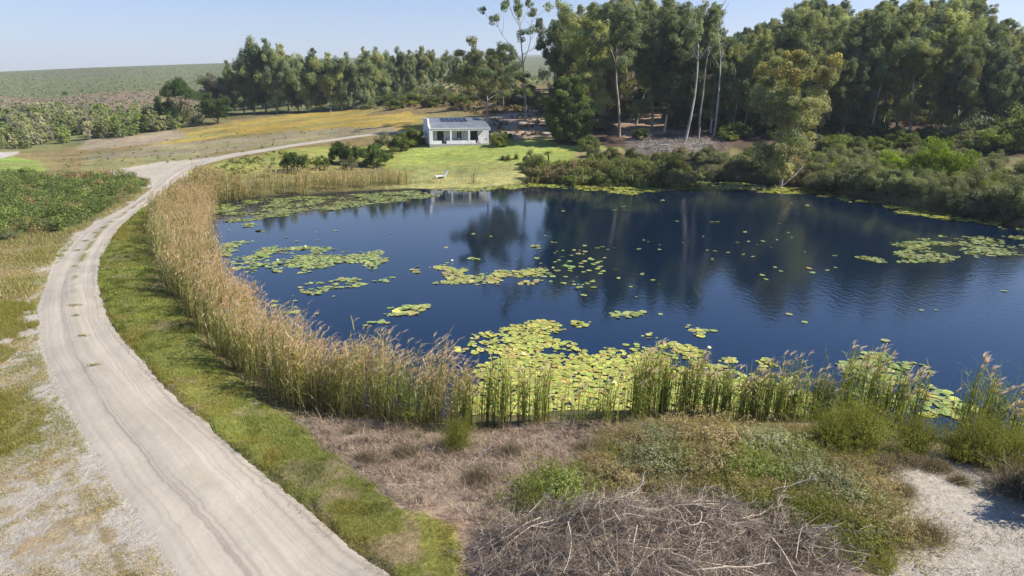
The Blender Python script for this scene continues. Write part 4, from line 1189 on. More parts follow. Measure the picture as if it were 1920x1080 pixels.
for i, (px, py, s) in enumerate([(952, 301, 1.0), (968, 299, .8), (942, 300, .7)]):
    x, y = G(px, py); cl = rosette('spiky_plant', 40 + i, 90, 1.3 * s, .10, (.15, 1.4), (.10, .085, .04))
    o = cl.build('spiky_plant', M['grass']); o.location = (x, y, H(x, y))
    tag(o, ['largest spiky leaved plant in the clump on the open lawn', 'spiky leaved plant at the right of the clump on the lawn', 'small spiky plant at the left of the clump on the lawn'][i], 'plant', 'spiky plants on the lawn')
x, y = G(1028, 305); t = empty('tree_fern', (x, y, H(x, y))); tag(t, 'small tree fern with a flat top of fronds beside the far shore shrubs', 'tree fern')
V, Fq = tube_arr(limb((0, 0, -.2), (0, 0, 1), 1.7, np.random.RandomState(3), 4, 0, .03), [.12, .11, .1, .1, .1], 7)
mesh_obj('trunk', V, Fq, M['darkbark'], t); cl = rosette('fronds', 50, 46, 1.15, .26, (-.1, .7), (.16, .17, .04)); o = cl.build('fronds', M['grass'], t); o.location = (0, 0, 1.45)

for k in range(34):
    px = 1205 + k * 22 + rng.uniform(-6, 6)
    if 1225 < px < 1345: continue
    c = copy_tree([sA, sC, sA, sB][k % 4]); Yq = rng.uniform(112, 119) if px < 1700 else rng.uniform(107, 114)
    put(c, px, Yq, sc=rng.uniform(.55, .95), wide=1.2)
    tag(c, f'shaded undergrowth bush, {ORD[min(k, 29)]} from the left along the foot of the tall forest', 'bush', 'undergrowth bushes along the forest foot')

for k in range(46):
    px = 1050 + (k % 23) * 39 + rng.uniform(-14, 14); Yq = (rng.uniform(124, 134) if k < 23 else rng.uniform(140, 165))
    if 1150 < px < 1260 and Yq < 150: continue
    c = copy_tree([sA, sB, sC][k % 3]); put(c, px, Yq, sc=rng.uniform(.8, 1.6), wide=1.15)
    tag(c, 'shaded bush growing between the trunks inside the tall forest', 'bush', 'bushes between the forest trunks')
# ------------------------------------------------------------------ scattering helpers
def scatter(poly_px, per_m2, world=False, cap=400000):
    P = GP(poly_px) if not world else np.asarray(poly_px)
    lo, hi = P.min(0), P.max(0)
    n = int(min((hi - lo).prod() * per_m2, cap * 4))
    x = rng.uniform(lo[0], hi[0], n); y = rng.uniform(lo[1], hi[1], n)
    k = in_poly(x, y, P)
    return x[k], y[k]

def blades(cl, x, y, z, h, w, lean, col, tipcol=None, k=3, bend=.5, wind=(0, 0)):
    """curved grass blades; lean = horizontal reach as a share of the height"""
    n = len(x)
    an = rng.uniform(0, 6.283, n)
    h = np.broadcast_to(h, (n,)); w = np.broadcast_to(w, (n,))
    t = np.linspace(0, 1, k)
    d = np.stack([np.cos(an), np.sin(an)], -1) * (lean * rng.uniform(.2, 1.3, n) * h)[:, None] + np.asarray(wind)[None] * h[:, None]
    P = np.zeros((n, k, 3))
    P[..., 0] = x[:, None] + d[:, :1] * t ** (1 + bend); P[..., 1] = y[:, None] + d[:, 1:] * t ** (1 + bend)
    P[..., 2] = z[:, None] + h[:, None] * (t - .12 * t ** 3)
    b = rng.uniform(0, 6.283, n)
    side = np.stack([np.cos(b), np.sin(b), np.zeros(n)], -1)
    Wd = w[:, None] * np.linspace(1, .08, k)[None] ** .8
    C = col[:, None] * np.ones((1, k, 1)) if tipcol is None else col[:, None] * (1 - t)[None, :, None] + tipcol[:, None] * t[None, :, None]
    cl.add(*strips(P, Wd, side, C))

def tint_n(n, cols, wts, var=.22):
    c = np.asarray(cols)[rng.choice(len(cols), n, p=np.asarray(wts) / np.sum(wts))]
    return np.clip(c * rng.uniform(1 - var, 1 + var, (n, 1)) * (1 + rng.normal(size=(n, 3)) * .05), 0, 1)

# ------------------------------------------------------------------ reeds
REED_G = [(.10, .125, .025), (.14, .15, .035), (.07, .095, .022)]
REED_T = [(.36, .27, .16), (.30, .23, .12), (.42, .33, .22), (.26, .22, .09)]
def reeds(cl, x, y, h, dry, plume, leafn=4, wscale=1.0, wind=(.10, -.02), z=None, leanv=.10, gmul=1.0, lean=None, ddry=0):
    """x,y feet; h heights; dry 0..1 share of straw colour; plume 0..1 chance of a feathery head"""
    n = len(x)
    z = ground(x, y) - .05 if z is None else z
    t = np.linspace(0, 1, 6)
    an = rng.uniform(0, 6.283, n); ln = np.abs(rng.normal(size=n)) * leanv
    dx = np.cos(an) * ln * h + wind[0] * h * rng.uniform(.2, 1.6, n); dy = np.sin(an) * ln * h + wind[1] * h
    if lean is not None: dx = dx + lean[:, 0] * h; dy = dy + lean[:, 1] * h
    P = np.zeros((n, 6, 3))
    P[..., 0] = x[:, None] + dx[:, None] * t ** 1.8; P[..., 1] = y[:, None] + dy[:, None] * t ** 1.8; P[..., 2] = z[:, None] + h[:, None] * (t - .04 * t ** 3)
    g = tint_n(n, REED_G, (1, 1, 1)) * gmul; tn = tint_n(n, REED_T, (1, 1, .8, 1))
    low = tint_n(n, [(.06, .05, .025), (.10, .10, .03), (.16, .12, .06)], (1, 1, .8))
    d = np.clip(dry + ddry + rng.normal(size=n) * .16, 0, 1)[:, None]
    C = np.zeros((n, 6, 3))
    for i, tt in enumerate(t):
        mixd = np.clip(d * (.45 + .9 * tt), 0, 1)
        c = g * (1 - mixd) + tn * mixd
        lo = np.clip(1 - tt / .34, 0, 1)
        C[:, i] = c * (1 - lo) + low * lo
    b = rng.uniform(0, 6.283, n); side = np.stack([np.cos(b), np.sin(b), np.zeros(n)], -1)
    w0 = .016 * wscale * rng.uniform(.7, 1.4, n)
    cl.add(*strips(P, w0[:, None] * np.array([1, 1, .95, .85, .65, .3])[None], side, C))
    # leaves leaving the stem and arching over
    for q in range(leafn):
        m = np.ones(n, bool) if q < leafn - 1 else rng.rand(n) < .6
        nn = m.sum()
        t0 = rng.uniform(.12, .92, nn)
        hh = h[m]
        f = t0 ** 1.8
        p0 = np.stack([x[m] + dx[m] * f, y[m] + dy[m] * f, z[m] + hh * (t0 - .04 * t0 ** 3)], -1)
        a2 = rng.uniform(0, 6.283, nn); L = rng.uniform(.35, .85, nn) * (hh / 2.4)
        out = np.stack([np.cos(a2) + wind[0] * 5, np.sin(a2) + wind[1] * 5], -1); out = out / (np.linalg.norm(out, axis=1, keepdims=True) + 1e-6)
        tt = np.linspace(0, 1, 4); rise = rng.uniform(.5, 1.1, nn)
        LP = np.zeros((nn, 4, 3))
        LP[..., 0] = p0[:, :1] + out[:, :1] * (L[:, None] * .62) * tt ** 1.2; LP[..., 1] = p0[:, 1:2] + out[:, 1:] * (L[:, None] * .62) * tt ** 1.2
        LP[..., 2] = p0[:, 2:] + L[:, None] * (rise[:, None] * tt - (.25 + .55 * rng.rand(nn))[:, None] * tt ** 2.2)
        mixd = np.clip(d[m] * (.5 + .8 * t0[:, None]), 0, 1)
        c = (g[m] * (1 - mixd) + tn[m] * mixd) * rng.uniform(.8, 1.2, (nn, 1))
        s2 = np.stack([-out[:, 1], out[:, 0], np.zeros(nn)], -1)
        wl = .024 * wscale * rng.uniform(.7, 1.3, nn)
        cl.add(*strips(LP, wl[:, None] * np.array([.8, 1, .7, .06])[None], s2, np.repeat(c[:, None], 4, 1)))
    # feathery heads
    m = rng.rand(n) < plume; nn = m.sum()
    if nn:
        top = P[m, -1]
        for q in range(5):
            L = rng.uniform(.22, .42, nn); tt = np.linspace(0, 1, 4)
            a2 = rng.uniform(0, 6.283, nn); o2 = np.stack([np.cos(a2) * .25 + .45, np.sin(a2) * .25], -1)
            LP = np.zeros((nn, 4, 3))
            for i in (0, 1): LP[..., i] = top[:, i:i + 1] + o2[:, i:i + 1] * L[:, None] * tt ** 1.3
            LP[..., 2] = top[:, 2:] - .08 + L[:, None] * (.85 * tt - .35 * tt ** 2)
            c = tint_n(nn, [(.50, .40, .29), (.42, .32, .22), (.56, .48, .38)], (1, 1, 1))
            s2 = np.stack([-o2[:, 1], o2[:, 0], np.zeros(nn)], -1); s2 /= np.linalg.norm(s2, axis=1, keepdims=True)
            cl.add(*strips(LP, (.028 * wscale * np.ones(nn))[:, None] * np.array([.7, 1, .8, .1])[None], s2, np.repeat(c[:, None], 4, 1)))

def belt(pts_px, width, height, per_m, side=1):
    """feet along a line of photo points; returns x, y, h, share across, share along"""
    P = smooth_line(GP(pts_px), 2)
    s = np.concatenate([[0], np.cumsum(np.linalg.norm(np.diff(P, axis=0), axis=1))])
    kk = np.linspace(0, 1, len(width))
    n = int(s[-1] * per_m)
    t = rng.uniform(0, s[-1], n)
    wv = np.interp(t / s[-1], kk, width); hv = np.interp(t / s[-1], kk, height)
    # clumped along and across
    keep = rng.rand(n) < np.clip(.35 + 1.3 * (fbm(t * 1.1, t * 0 + 5, 201, 3) - .25), .1, 1)
    t, wv, hv = t[keep], wv[keep], hv[keep]
    a = np.stack([np.interp(t, s, P[:, i]) for i in (0, 1)], -1); b = np.stack([np.interp(t + .4, s, P[:, i]) for i in (0, 1)], -1); a0 = np.stack([np.interp(t - .4, s, P[:, i]) for i in (0, 1)], -1)
    d = b - a0; nrm = np.stack([-d[:, 1], d[:, 0]], -1); nrm /= np.linalg.norm(nrm, axis=1, keepdims=True) + 1e-9
    u = rng.uniform(0, 1, len(t))
    u = u + (fbm(t * 1.4, t * 0, 202, 2) - .5) * .35
    q = a + nrm * (u * wv)[:, None] * side
    # stems gather in stools that share height, lean and colour
    nc = max(len(t) // 38, 1); ci = rng.randint(0, nc, len(t)); cen = rng.choice(len(t), nc)
    near = np.argsort(t[cen]); cen = cen[near]
    ci = np.clip(np.searchsorted(t[cen], t) + rng.randint(-3, 4, len(t)), 0, nc - 1)
    pull = rng.uniform(.15, .75, len(t))[:, None]
    same = np.linalg.norm(q - q[cen][ci], axis=1) < 1.6
    q = np.where(same[:, None], q * (1 - pull) + (q[cen][ci] + rng.normal(size=q.shape) * .16) * pull, q)
    hf = rng.uniform(.62, 1.16, nc)[ci]
    hv = hv * rng.uniform(.74, 1.06, len(t)) * np.where(same, hf, .85)
    BX['lean'] = np.stack([rng.normal(size=nc) * .13 + .02, rng.normal(size=nc) * .11], -1)[ci] * same[:, None]
    BX['dry'] = np.where(same, (rng.normal(size=nc) * .34)[ci], 0)
    return q[:, 0], q[:, 1], hv, u, t / s[-1]
BX = {}

# tall straw coloured belt between verge and pond
cl = Cloud()
x, y, h, u, s = belt([(378, 338), (347, 362), (320, 381), (294, 402), (277, 427), (284, 470), (304, 522), (345, 585), (392, 650), (425, 690), (475, 735), (530, 760), (590, 782)], [2.5, 3.5, 4.2, 4.6, 4.0, 3.4, 3.0, 2.8, 2.8], [1.8, 2.2, 2.5, 2.8, 3.0, 3.0, 2.95, 2.9, 2.9], 185, 1)
reeds(cl, x, y, h, np.clip(.22 + .68 * u + .1 * (1 - s), 0, 1), .6, 4, 1.35, lean=BX['lean'], ddry=BX['dry'])
k = rng.rand(len(x)) < .05; xb, yb = x[k] + rng.normal(size=k.sum()) * .3 - .25, y[k] + rng.normal(size=k.sum()) * .3
blades(cl, xb, yb, ground(xb, yb), rng.uniform(.4, 1.3, len(xb)), .022, 1.3, tint_n(len(xb), [(.22, .17, .10), (.12, .09, .055), (.32, .26, .16), (.10, .12, .03)], (1, 1, 1, 1)), k=5)
o = cl.build('reed_bed', M['reed']); tag(o, 'tall straw coloured reed belt curving between grass verge and pond', 'reeds', kind='stuff')
cl = Cloud()
x, y, h, u, s = belt([(575, 778), (640, 792), (720, 797), (800, 808), (870, 812)], [2.9, 2.9, 2.7, 2.2, 1.6], [2.95, 2.95, 2.9, 2.8, 2.6], 150, 1)
k = rng.rand(len(x)) < np.interp(s, [0, .7, 1], [1, .9, .45])
x, y, h, u, s = x[k], y[k], h[k], u[k], s[k]
reeds(cl, x, y, h, np.clip(.14 + .55 * u, 0, 1), .6, 4, 1.2, wind=(.13, 0), lean=BX['lean'][k], ddry=BX['dry'][k], gmul=1.15)
# broken old stalks at the foot
xx, yy = x[:2600] + rng.normal(size=min(2600, len(x))) * .3, y[:2600] + rng.normal(size=min(2600, len(x))) * .3
blades(cl, xx, yy, ground(xx, yy), rng.uniform(.3, 1.0, len(xx)), .016, .9, tint_n(len(xx), [(.20, .15, .09), (.12, .09, .05), (.30, .23, .14)], (1, 1, 1)), k=4)
o = cl.build('reed_bed', M['reed']); tag(o, 'dense reeds with brown feathery heads in front of the near water', 'reeds', kind='stuff')
# thin green clumps before the lily mat
cl = Cloud()
xs, ys, hs, dr = [], [], [], []
def clump(px, py, n, r, h, dry):
    c = G(px + rng.uniform(-9, 9), py); a = rng.uniform(0, 6.283, n); q = np.abs(rng.normal(size=n)) * r * .5
    xs.append(c[0] + np.cos(a) * q * 1.5); ys.append(c[1] + np.sin(a) * q); hs.append(h * rng.uniform(.72, 1.2) * rng.uniform(.55, 1.1, n)); dr.append(np.full(n, dry))
for px, py, n, r, h, dry in [(880, 806, 60, .5, 2.3, .5), (905, 800, 50, .45, 2.4, .35), (935, 803, 40, .4, 2.2, .3), (960, 795, 26, .35, 2.0, .25), (985, 792, 34, .35, 2.1, .2), (1005, 798, 40, .4, 2.2, .2), (1025, 788, 46, .35, 2.2, .15), (1060, 795, 16, .4, 1.5, .3), (1095, 800, 20, .4, 1.5, .25),
                             (1128, 793, 30, .35, 1.5, .1), (1150, 797, 34, .35, 1.6, .15), (1188, 788, 70, .4, 2.3, .3), (1215, 780, 95, .45, 2.4, .35), (1240, 776, 100, .45, 2.5, .35), (1268, 778, 80, .45, 2.4, .3), (1295, 778, 50, .4, 2.2, .2), (1325, 776, 60, .4, 2.1, .2), (1350, 780, 56, .4, 2.2, .25),
                             (1380, 782, 50, .4, 2.0, .25), (1405, 784, 56, .45, 2.0, .35), (1435, 786, 56, .45, 2.0, .4), (1465, 786, 60, .45, 2.0, .4), (1490, 790, 50, .45, 2.0, .25), (1520, 785, 60, .5, 2.2, .2), (1555, 785, 60, .5, 2.2, .25), (1590, 782, 66, .5, 2.4, .3), (1625, 780, 66, .5, 2.4, .35),
                             (1655, 775, 50, .45, 2.3, .35), (1690, 778, 40, .4, 2.2, .3), (1715, 790, 40, .35, 2.2, .25), (1800, 800, 40, .35, 2.4, .2), (1840, 815, 44, .4, 2.5, .15), (1868, 822, 44, .4, 2.5, .15), (1895, 820, 30, .35, 2.2, .2), (1930, 830, 30, .4, 2.0, .2)]:
    clump(px, py, int(n * (.85 if px < 1290 else 1.15)), r * (.8 if px < 1290 else 1.05), h, dry)
# some single stalks everywhere along this edge
x, y, h, u, s = belt([(860, 808), (1000, 795), (1160, 788), (1300, 782), (1500, 785), (1700, 790), (1900, 835)], [1.6, 1.8, 1.6, 1.8, 1.6], [1.7, 1.7, 1.9, 1.8, 1.8], 4, 1)
xs.append(x); ys.append(y); hs.append(h); dr.append(np.full(len(x), .3))
x, y, h, dr = map(np.concatenate, (xs, ys, hs, dr))
reeds(cl, x, y, h, np.clip(dr - .34, 0, 1), .22, 3, 1.3, wind=(.05, 0), z=np.maximum(ground(x, y), -.3), leanv=.06, gmul=1.25)
o = cl.build('reed_clumps', M['reed']); tag(o, 'thin green reeds standing in front of the near lily pad mat', 'reeds', kind='stuff')
# reed bed on the far left shore
cl = Cloud()
x, y, h, u, s = belt([(352, 345), (375, 380), (440, 368), (520, 363), (600, 359), (700, 355), (772, 353)], [3, 5, 7, 7, 6.5, 6, 4], [2.3, 2.6, 2.7, 2.8, 2.8, 2.6, 1.7], 60, 1)
reeds(cl, x, y, h, np.clip(.35 + .35 * np.interp(s, [0, .3, .6, 1], [-.4, .3, 1, .8]), 0, 1), .5, 4, 2.4, z=np.maximum(ground(x, y), -.2))
x, y, h, u, s = belt([(760, 354), (800, 352), (860, 351), (930, 348)], [2, 1.5, 1.2, 1], [1.2, 1.0, .6, .5], 8, 1)
reeds(cl, x, y, h, np.full(len(x), .4), .3, 3, 2.2)
o = cl.build('reed_bed', M['reed']); tag(o, 'brown and green reed bed on the far left shore below the dark bushes', 'reeds', kind='stuff')
cl = Cloud(); c = G(886, 348); n = 16
reeds(cl, c[0] + rng.normal(size=n) * .3, c[1] + rng.normal(size=n) * .2, rng.uniform(1.5, 2.4, n), np.full(n, .3), .2, 3, 2.2)
o = cl.build('reed_tuft', M['reed']); tag(o, 'single thin reed tuft at the lawn edge right of the sun lounger', 'reed tuft')
# reeds low in the shore shrubs
cl = Cloud()
x, y, h, u, s = belt([(988, 341), (1060, 334), (1150, 335), (1260, 338), (1330, 340)], [3, 3, 3, 3], [1.4, 1.5, 1.6, 1.3], 30, 1)
reeds(cl, x, y, h, np.full(len(x), .35), .3, 4, 2.4, z=np.maximum(ground(x, y), -.2))
o = cl.build('reed_bed', M['reed']); tag(o, 'low reeds edging the far shore shrubs right of the lawn', 'reeds', kind='stuff')

# ------------------------------------------------------------------ grass verge
cl = Cloud()
x, y = scatter(VERGE_PX, 1500)
rr = np.sqrt(x * x + y * y)
k = rng.rand(len(x)) < np.clip(22 / rr, .12, 1) * np.clip(.25 + 3.0 * (fbm(x * .8, y * .8, 301, 4) - .25), .08, 1)
x, y, rr = x[k], y[k], rr[k]
d = sdist(x, y, VERGE)
k = d + (fbm(x * 1.2, y * 1.2, 304, 4) - .45) * 1.6 > np.where(line_dist(x, y, RR, closed=False) < .8, -.4, .12); x, y, rr, d = x[k], y[k], rr[k], d[k]
p = fbm(x * .45, y * .45, 302, 3)
ed = line_dist(x, y, RR, closed=False)
tus = sstep(.56, .7, fbm(x * 1.6, y * 1.6, 305, 3))
h = (.035 + .08 * p + .09 * tus + .06 * np.exp(-ed / .18)) * rng.uniform(.6, 1.5, len(x))
c = tint_n(len(x), [(.135, .18, .035), (.19, .22, .055), (.095, .135, .028), (.25, .235, .09)], (1, .9, .6, .5)) * (.55 + .9 * p)[:, None] * (1 - .3 * tus)[:, None]
gold = sstep(.52, .64, fbm(x * .35 + 9, y * .35, 303, 3))[:, None]
c = c * (1 - gold * .7) + np.array([.21, .165, .04]) * gold * .7 * rng.uniform(.7, 1.3, (len(x), 1))
blades(cl, x, y, ground(x, y) - .01, h, .014 * np.clip(rr / 22, .8, 3), .7, c, k=3)
V = cl.build('grass', M['grass']); tag(V, 'short yellow green grass verge along the right edge of the sandy road', 'grass', kind='stuff')
# taller broken stalks lying on the verge
cl = Cloud()
x, y = scatter(VERGE_PX, 1.2); k = sdist(x, y, VERGE) < 1.5; x, y = x[k], y[k]
blades(cl, x, y, ground(x, y) + .02, rng.uniform(.05, .15, len(x)), .014, 4.5, tint_n(len(x), [(.45, .36, .2), (.34, .27, .14)], (1, 1)), k=4)
o = cl.build('fallen_stalks', M['grass']); tag(o, 'straw coloured broken stalks scattered on the green verge', 'straw', kind='stuff')

# -- thin dry grass on the sand left of the road
cl = Cloud()
LEFT = [(-250, 470), (70, 468), (150, 440), (190, 408), (140, 452), (92, 515), (70, 580), (74, 650), (102, 735), (155, 822), (210, 912), (330, 1085), (420, 1250), (-250, 1250)]
x, y = scatter(LEFT, 900)
rr = np.sqrt(x * x + y * y)
f = fbm(x * .55, y * .55, 311, 4) * .6 + fbm(x * 3.2, y * 3.2, 312, 3) * .4
k = (f > .44) & (rng.rand(len(x)) < np.clip(24 / rr, .2, 1) * sstep(.44, .6, f)); x, y, rr, f = x[k], y[k], rr[k], f[k]
green = sstep(.45, .62, fbm(x * .3, y * .3, 313, 3))[:, None]
c = tint_n(len(x), [(.30, .25, .13), (.22, .19, .08), (.36, .30, .17)], (1, 1, .7)) * (1 - green) + tint_n(len(x), [(.15, .17, .035), (.20, .19, .05)], (1, 1)) * green
blades(cl, x, y, ground(x, y) - .01, (.04 + .10 * f) * rng.uniform(.5, 1.5, len(x)), .013 * np.clip(rr / 22, .9, 3), .9, c, k=3)
# green cushions of low growth
for poly in ([(-60, 740), (20, 735), (75, 770), (60, 820), (20, 850), (-60, 850)], [(-60, 560), (50, 565), (70, 610), (40, 640), (-60, 640)], [(-40, 645), (40, 650), (45, 670), (-10, 685), (-40, 680)], [(60, 560), (75, 600), (72, 640), (62, 640), (50, 600)]):
    x, y = scatter(poly, 900)
    kk = sdist(x, y, GP(poly)) + (fbm(x * 1.1, y * 1.1, 314, 4) - .5) * 2.4 > .25; x, y = x[kk], y[kk]
    blades(cl, x, y, ground(x, y) - .01, rng.uniform(.08, .20, len(x)), .015, .8, tint_n(len(x), [(.19, .18, .045), (.14, .16, .035), (.25, .21, .08)], (1, 1, .6)), k=3)
o = cl.build('dry_grass', M['grass']); tag(o, 'thin dry grass growing through pale sand left of the road', 'grass', kind='stuff')
# -- grey dead trash along the grassy edge of the road
cl = Cloud(); P = smooth_line(RR, 2); s_ = np.concatenate([[0], np.cumsum(np.linalg.norm(np.diff(P, axis=0), axis=1))])
n = 5200; t = s_[-1] * rng.rand(n) ** 1.6
x = np.interp(t, s_, P[:, 0]) + rng.normal(size=n) * .16 - .06; y = np.interp(t, s_, P[:, 1]) + rng.normal(size=n) * .16
k = fbm(x * 1.1, y * 1.1, 361, 3) > .42; x, y = x[k], y[k]; n = len(x)
blades(cl, x, y, ground(x, y, False) + .03, rng.uniform(.03, .12, n), .013, 1.6, tint_n(n, [(.16, .13, .10), (.24, .20, .15), (.10, .085, .06)], (1, .7, .8)), k=3)
o = cl.build('dead_grass', M['twig']); tag(o, 'greyish dead grass trash along the right edge of the sandy road', 'dead grass', kind='stuff')
# -- weeds on the crown of the road
for k_, (px, py, s_) in enumerate([(141, 574, .55), (143, 594, .3), (156, 632, .3), (178, 688, .35), (146, 470, .4), (160, 452, .45), (180, 437, .35), (194, 428, .5), (208, 418, .4), (142, 500, .35)]):
    cx, cy = G(px, py); n = int(240 * s_)
    cl = Cloud(); x = rng.normal(size=n) * s_ * .36; y = rng.normal(size=n) * s_ * .2
    blades(cl, x, y, np.zeros(n), rng.uniform(.04, .12, n), .02, 1.0, tint_n(n, [(.17, .15, .05), (.22, .17, .08), (.13, .14, .04)], (1, 1, 1)), k=3)
    o = cl.build('weed_tuft', M['grass']); o.location = (cx, cy, H(cx, cy) + .05)
    tag(o, ['largest low weed tuft on the bare middle of the near road', 'tiny weed tuft just below the largest one on the road', 'small weed tuft midway down the near road', 'lowest weed tuft on the near road'][k_] if k_ < 4 else f'weed tuft, {ORD[k_ - 4]} in the line along the middle of the far road bend', 'weed tuft', 'weeds on the road')

# ------------------------------------------------------------------ fern bank left of the road
cl = Cloud(); rs = np.random.RandomState(77)
FERN = [(-120, 345), (60, 332), (130, 332), (215, 329), (268, 337), (276, 350), (250, 366), (205, 388), (160, 412), (130, 430), (60, 440), (-120, 452)]
x, y = scatter(FERN, .9)
k = fbm(x * .45, y * .45, 322, 3) > .37; x, y = x[k], y[k]
for a, b in zip(x, y):
    f = rs.rand(); ntint = fbm(np.array([a * .12]), np.array([b * .12]), 321, 3)[0]
    t = np.array([.06, .085, .024]) * (1 - f) + np.array([.115, .14, .04]) * f
    if ntint > .62 or rs.rand() < .05: t = np.array([.17, .12, .06])
    r_ = rs.uniform(.45, 1.25)
    puff(cl, (a, b, H(a, b) + r_ * rs.uniform(.1, .75)), (r_ * 1.2, r_ * 1.2, r_ * .75), 150, .24, .085, t * rs.uniform(.65, 1.4), rs, droop=-.1, subs=7, outward=.6)
o = cl.build('fern_thicket', M['leaf']); tag(o, 'dense green bracken thicket on the bank left of the road', 'ferns', kind='stuff')
cl = Cloud()
x, y = scatter([(-120, 440), (60, 428), (140, 425), (215, 385), (275, 350), (295, 345), (250, 380), (190, 412), (110, 470), (90, 520), (60, 560), (-120, 560)], 90)
f = fbm(x * .5, y * .5, 331, 3)
k = f > .38; x, y, f = x[k], y[k], f[k]
blades(cl, x, y, ground(x, y), rng.uniform(.12, .4, len(x)) * (.4 + f), .03, .6, tint_n(len(x), [(.28, .23, .12), (.18, .17, .06), (.33, .28, .17), (.13, .15, .04)], (1, 1, .8, .8)), k=4)
o = cl.build('dry_grass', M['grass']); tag(o, 'tall dry grass between the bracken bank and the road', 'grass', kind='stuff')
for k_, (px, py, top, src, w_) in enumerate([(45, 335, 316, sB, .8), (20, 452, 430, sC, 1.2), (112, 430, 415, sA, .8)]):
    tag(sput(copy_tree(src), px, py, top=top, wide=w_), ['upright green bush at the back corner of the bracken bank', 'greyish bush at the foot of the bracken bank', 'dark bush at the road side of the bracken bank'][k_], 'bush')

# ------------------------------------------------------------------ meadow, hill and lawn covers
cl = Cloud(); rs = np.random.RandomState(88)
def low_scrub(poly, n, r, tints, leaf, per=14):
    P = GP(poly); lo, hi = P.min(0), P.max(0)
    got = 0
    while got < n:
        px, py = rs.uniform(min(p[0] for p in poly), max(p[0] for p in poly)), rs.uniform(min(p[1] for p in poly), max(p[1] for p in poly))
        if not in_poly(np.array([px]), np.array([py]), poly)[0]: continue
        a, b = G(px, py); got += 1
        rr = r * rs.uniform(.5, 1.5)
        puff(cl, (a, b, H(a, b) + rr * .25), (rr, rr, rr * .6), per, leaf, leaf * .6, np.asarray(tints[rs.randint(len(tints))]) * rs.uniform(.7, 1.3), rs, droop=0, subs=5)
HT = [(.15, .165, .08), (.125, .145, .07), (.16, .15, .095), (.155, .165, .09), (.10, .12, .06)]
low_scrub([(-40, 212), (-40, 140), (150, 133), (300, 129), (420, 127), (430, 200), (250, 206), (100, 212)], 1700, 1.0, HT, .8, 14)
low_scrub([(440, 205), (1060, 160), (1060, 130), (440, 150)], 300, 2.6, HT, 1.5, 12)
o = cl.build('hill_scrub', M['leaf']); tag(o, 'low grey green scrub covering the far left hill', 'scrub', kind='stuff')
cl = Cloud()
low_scrub([(700, 206), (760, 180), (830, 166), (1010, 166), (1050, 190), (1040, 214), (900, 214), (800, 200)], 420, .9, [(.17, .14, .06), (.12, .12, .05), (.20, .16, .09), (.14, .10, .07)], .5, 30)
low_scrub([(930, 262), (925, 225), (1040, 208), (1050, 250)], 70, .6, [(.17, .14, .07), (.13, .11, .06)], .4, 24)
low_scrub([(60, 290), (300, 262), (480, 240), (700, 240), (480, 282), (330, 306), (120, 318)], 80, .35, [(.20, .20, .09), (.25, .21, .13), (.18, .19, .07)], .25, 20)
low_scrub([(380, 322), (440, 298), (520, 284), (600, 300), (560, 330), (420, 338)], 90, .5, [(.12, .15, .03), (.16, .16, .05)], .3, 24)
o = cl.build('heath_scrub', M['leaf']); tag(o, 'low heath plants dotted over the meadow and hump behind the cottage', 'scrub', kind='stuff')
# forest floor litter of branches
cl = Cloud()
x, y = scatter([(1180, 262), (1360, 256), (1370, 284), (1240, 292)], 14)
blades(cl, x, y, ground(x, y) + .05, rng.uniform(.1, .5, len(x)), .06, 2.6, tint_n(len(x), [(.30, .26, .22), (.20, .17, .14), (.40, .36, .32)], (1, 1, .6)), k=4)
o = cl.build('cut_branches', M['twig']); tag(o, 'pale cut branches strewn over shaded ground at the forest edge', 'branches', kind='stuff')

# ------------------------------------------------------------------ foreground bank
# straw and dead stems lying about
cl = Cloud()
LIT = [(540, 785), (640, 795), (840, 808), (1000, 803), (1180, 800), (1300, 830), (1330, 930), (1120, 960), (900, 985), (860, 985), (760, 950), (690, 900), (610, 850)]
x, y = scatter(LIT, 420)
f = fbm(x * 1.3, y * 1.3, 341, 4)
k = f > .33; x, y, f = x[k], y[k], f[k]
n = len(x)
hump = .28 * sstep(.4, .7, fbm(x * .9, y * .9, 342, 3))
c = tint_n(n, [(.27, .205, .145), (.20, .145, .105), (.36, .29, .21), (.15, .10, .075), (.24, .21, .09)], (1, .9, .7, .6, .25))
blades(cl, x, y, ground(x, y) + hump * rng.rand(n), rng.uniform(.04, .20, n), .011, 2.4, c, k=4, bend=.3)
tx, ty = scatter(LIT, 6.0)
k = fbm(tx * 1.1, ty * 1.1, 343, 3) > .42; tx, ty = tx[k], ty[k]
for a, b in zip(tx, ty):
    m = rng.randint(18, 46); sz = rng.uniform(.12, .38)
    qx, qy = a + rng.normal(size=m) * sz * .35, b + rng.normal(size=m) * sz * .35
    base = np.array([(.22, .165, .12), (.13, .095, .075), (.30, .24, .17), (.17, .16, .06), (.10, .08, .065)][rng.choice(5, p=[.3, .25, .2, .1, .15])])
    blades(cl, qx, qy, ground(qx, qy), sz * rng.uniform(.5, 1.2, m), .011, .9, np.clip(base * rng.uniform(.7, 1.3, (m, 1)), 0, 1), k=4)
o = cl.build('dead_grass', M['twig']); tag(o, 'matted dead grass and straw on the bank below the reeds', 'dead grass', kind='stuff')
cl = Cloud()
x, y = scatter([(1640, 860), (1760, 855), (1940, 865), (2100, 1000), (2000, 1150), (1750, 1100), (1720, 980), (1670, 920)], 160)
f = fbm(x * 1.1, y * 1.1, 351, 4); k = f > .5; x, y = x[k], y[k]; n = len(x)
blades(cl, x, y, ground(x, y), rng.uniform(.03, .14, n), .012, 1.8, tint_n(n, [(.22, .18, .12), (.16, .15, .07), (.12, .09, .07)], (1, .7, .8)), k=3)
o = cl.build('dead_grass', M['twig']); tag(o, 'sparse dead stems on the pale sand patch at the lower right', 'dead grass', kind='stuff')

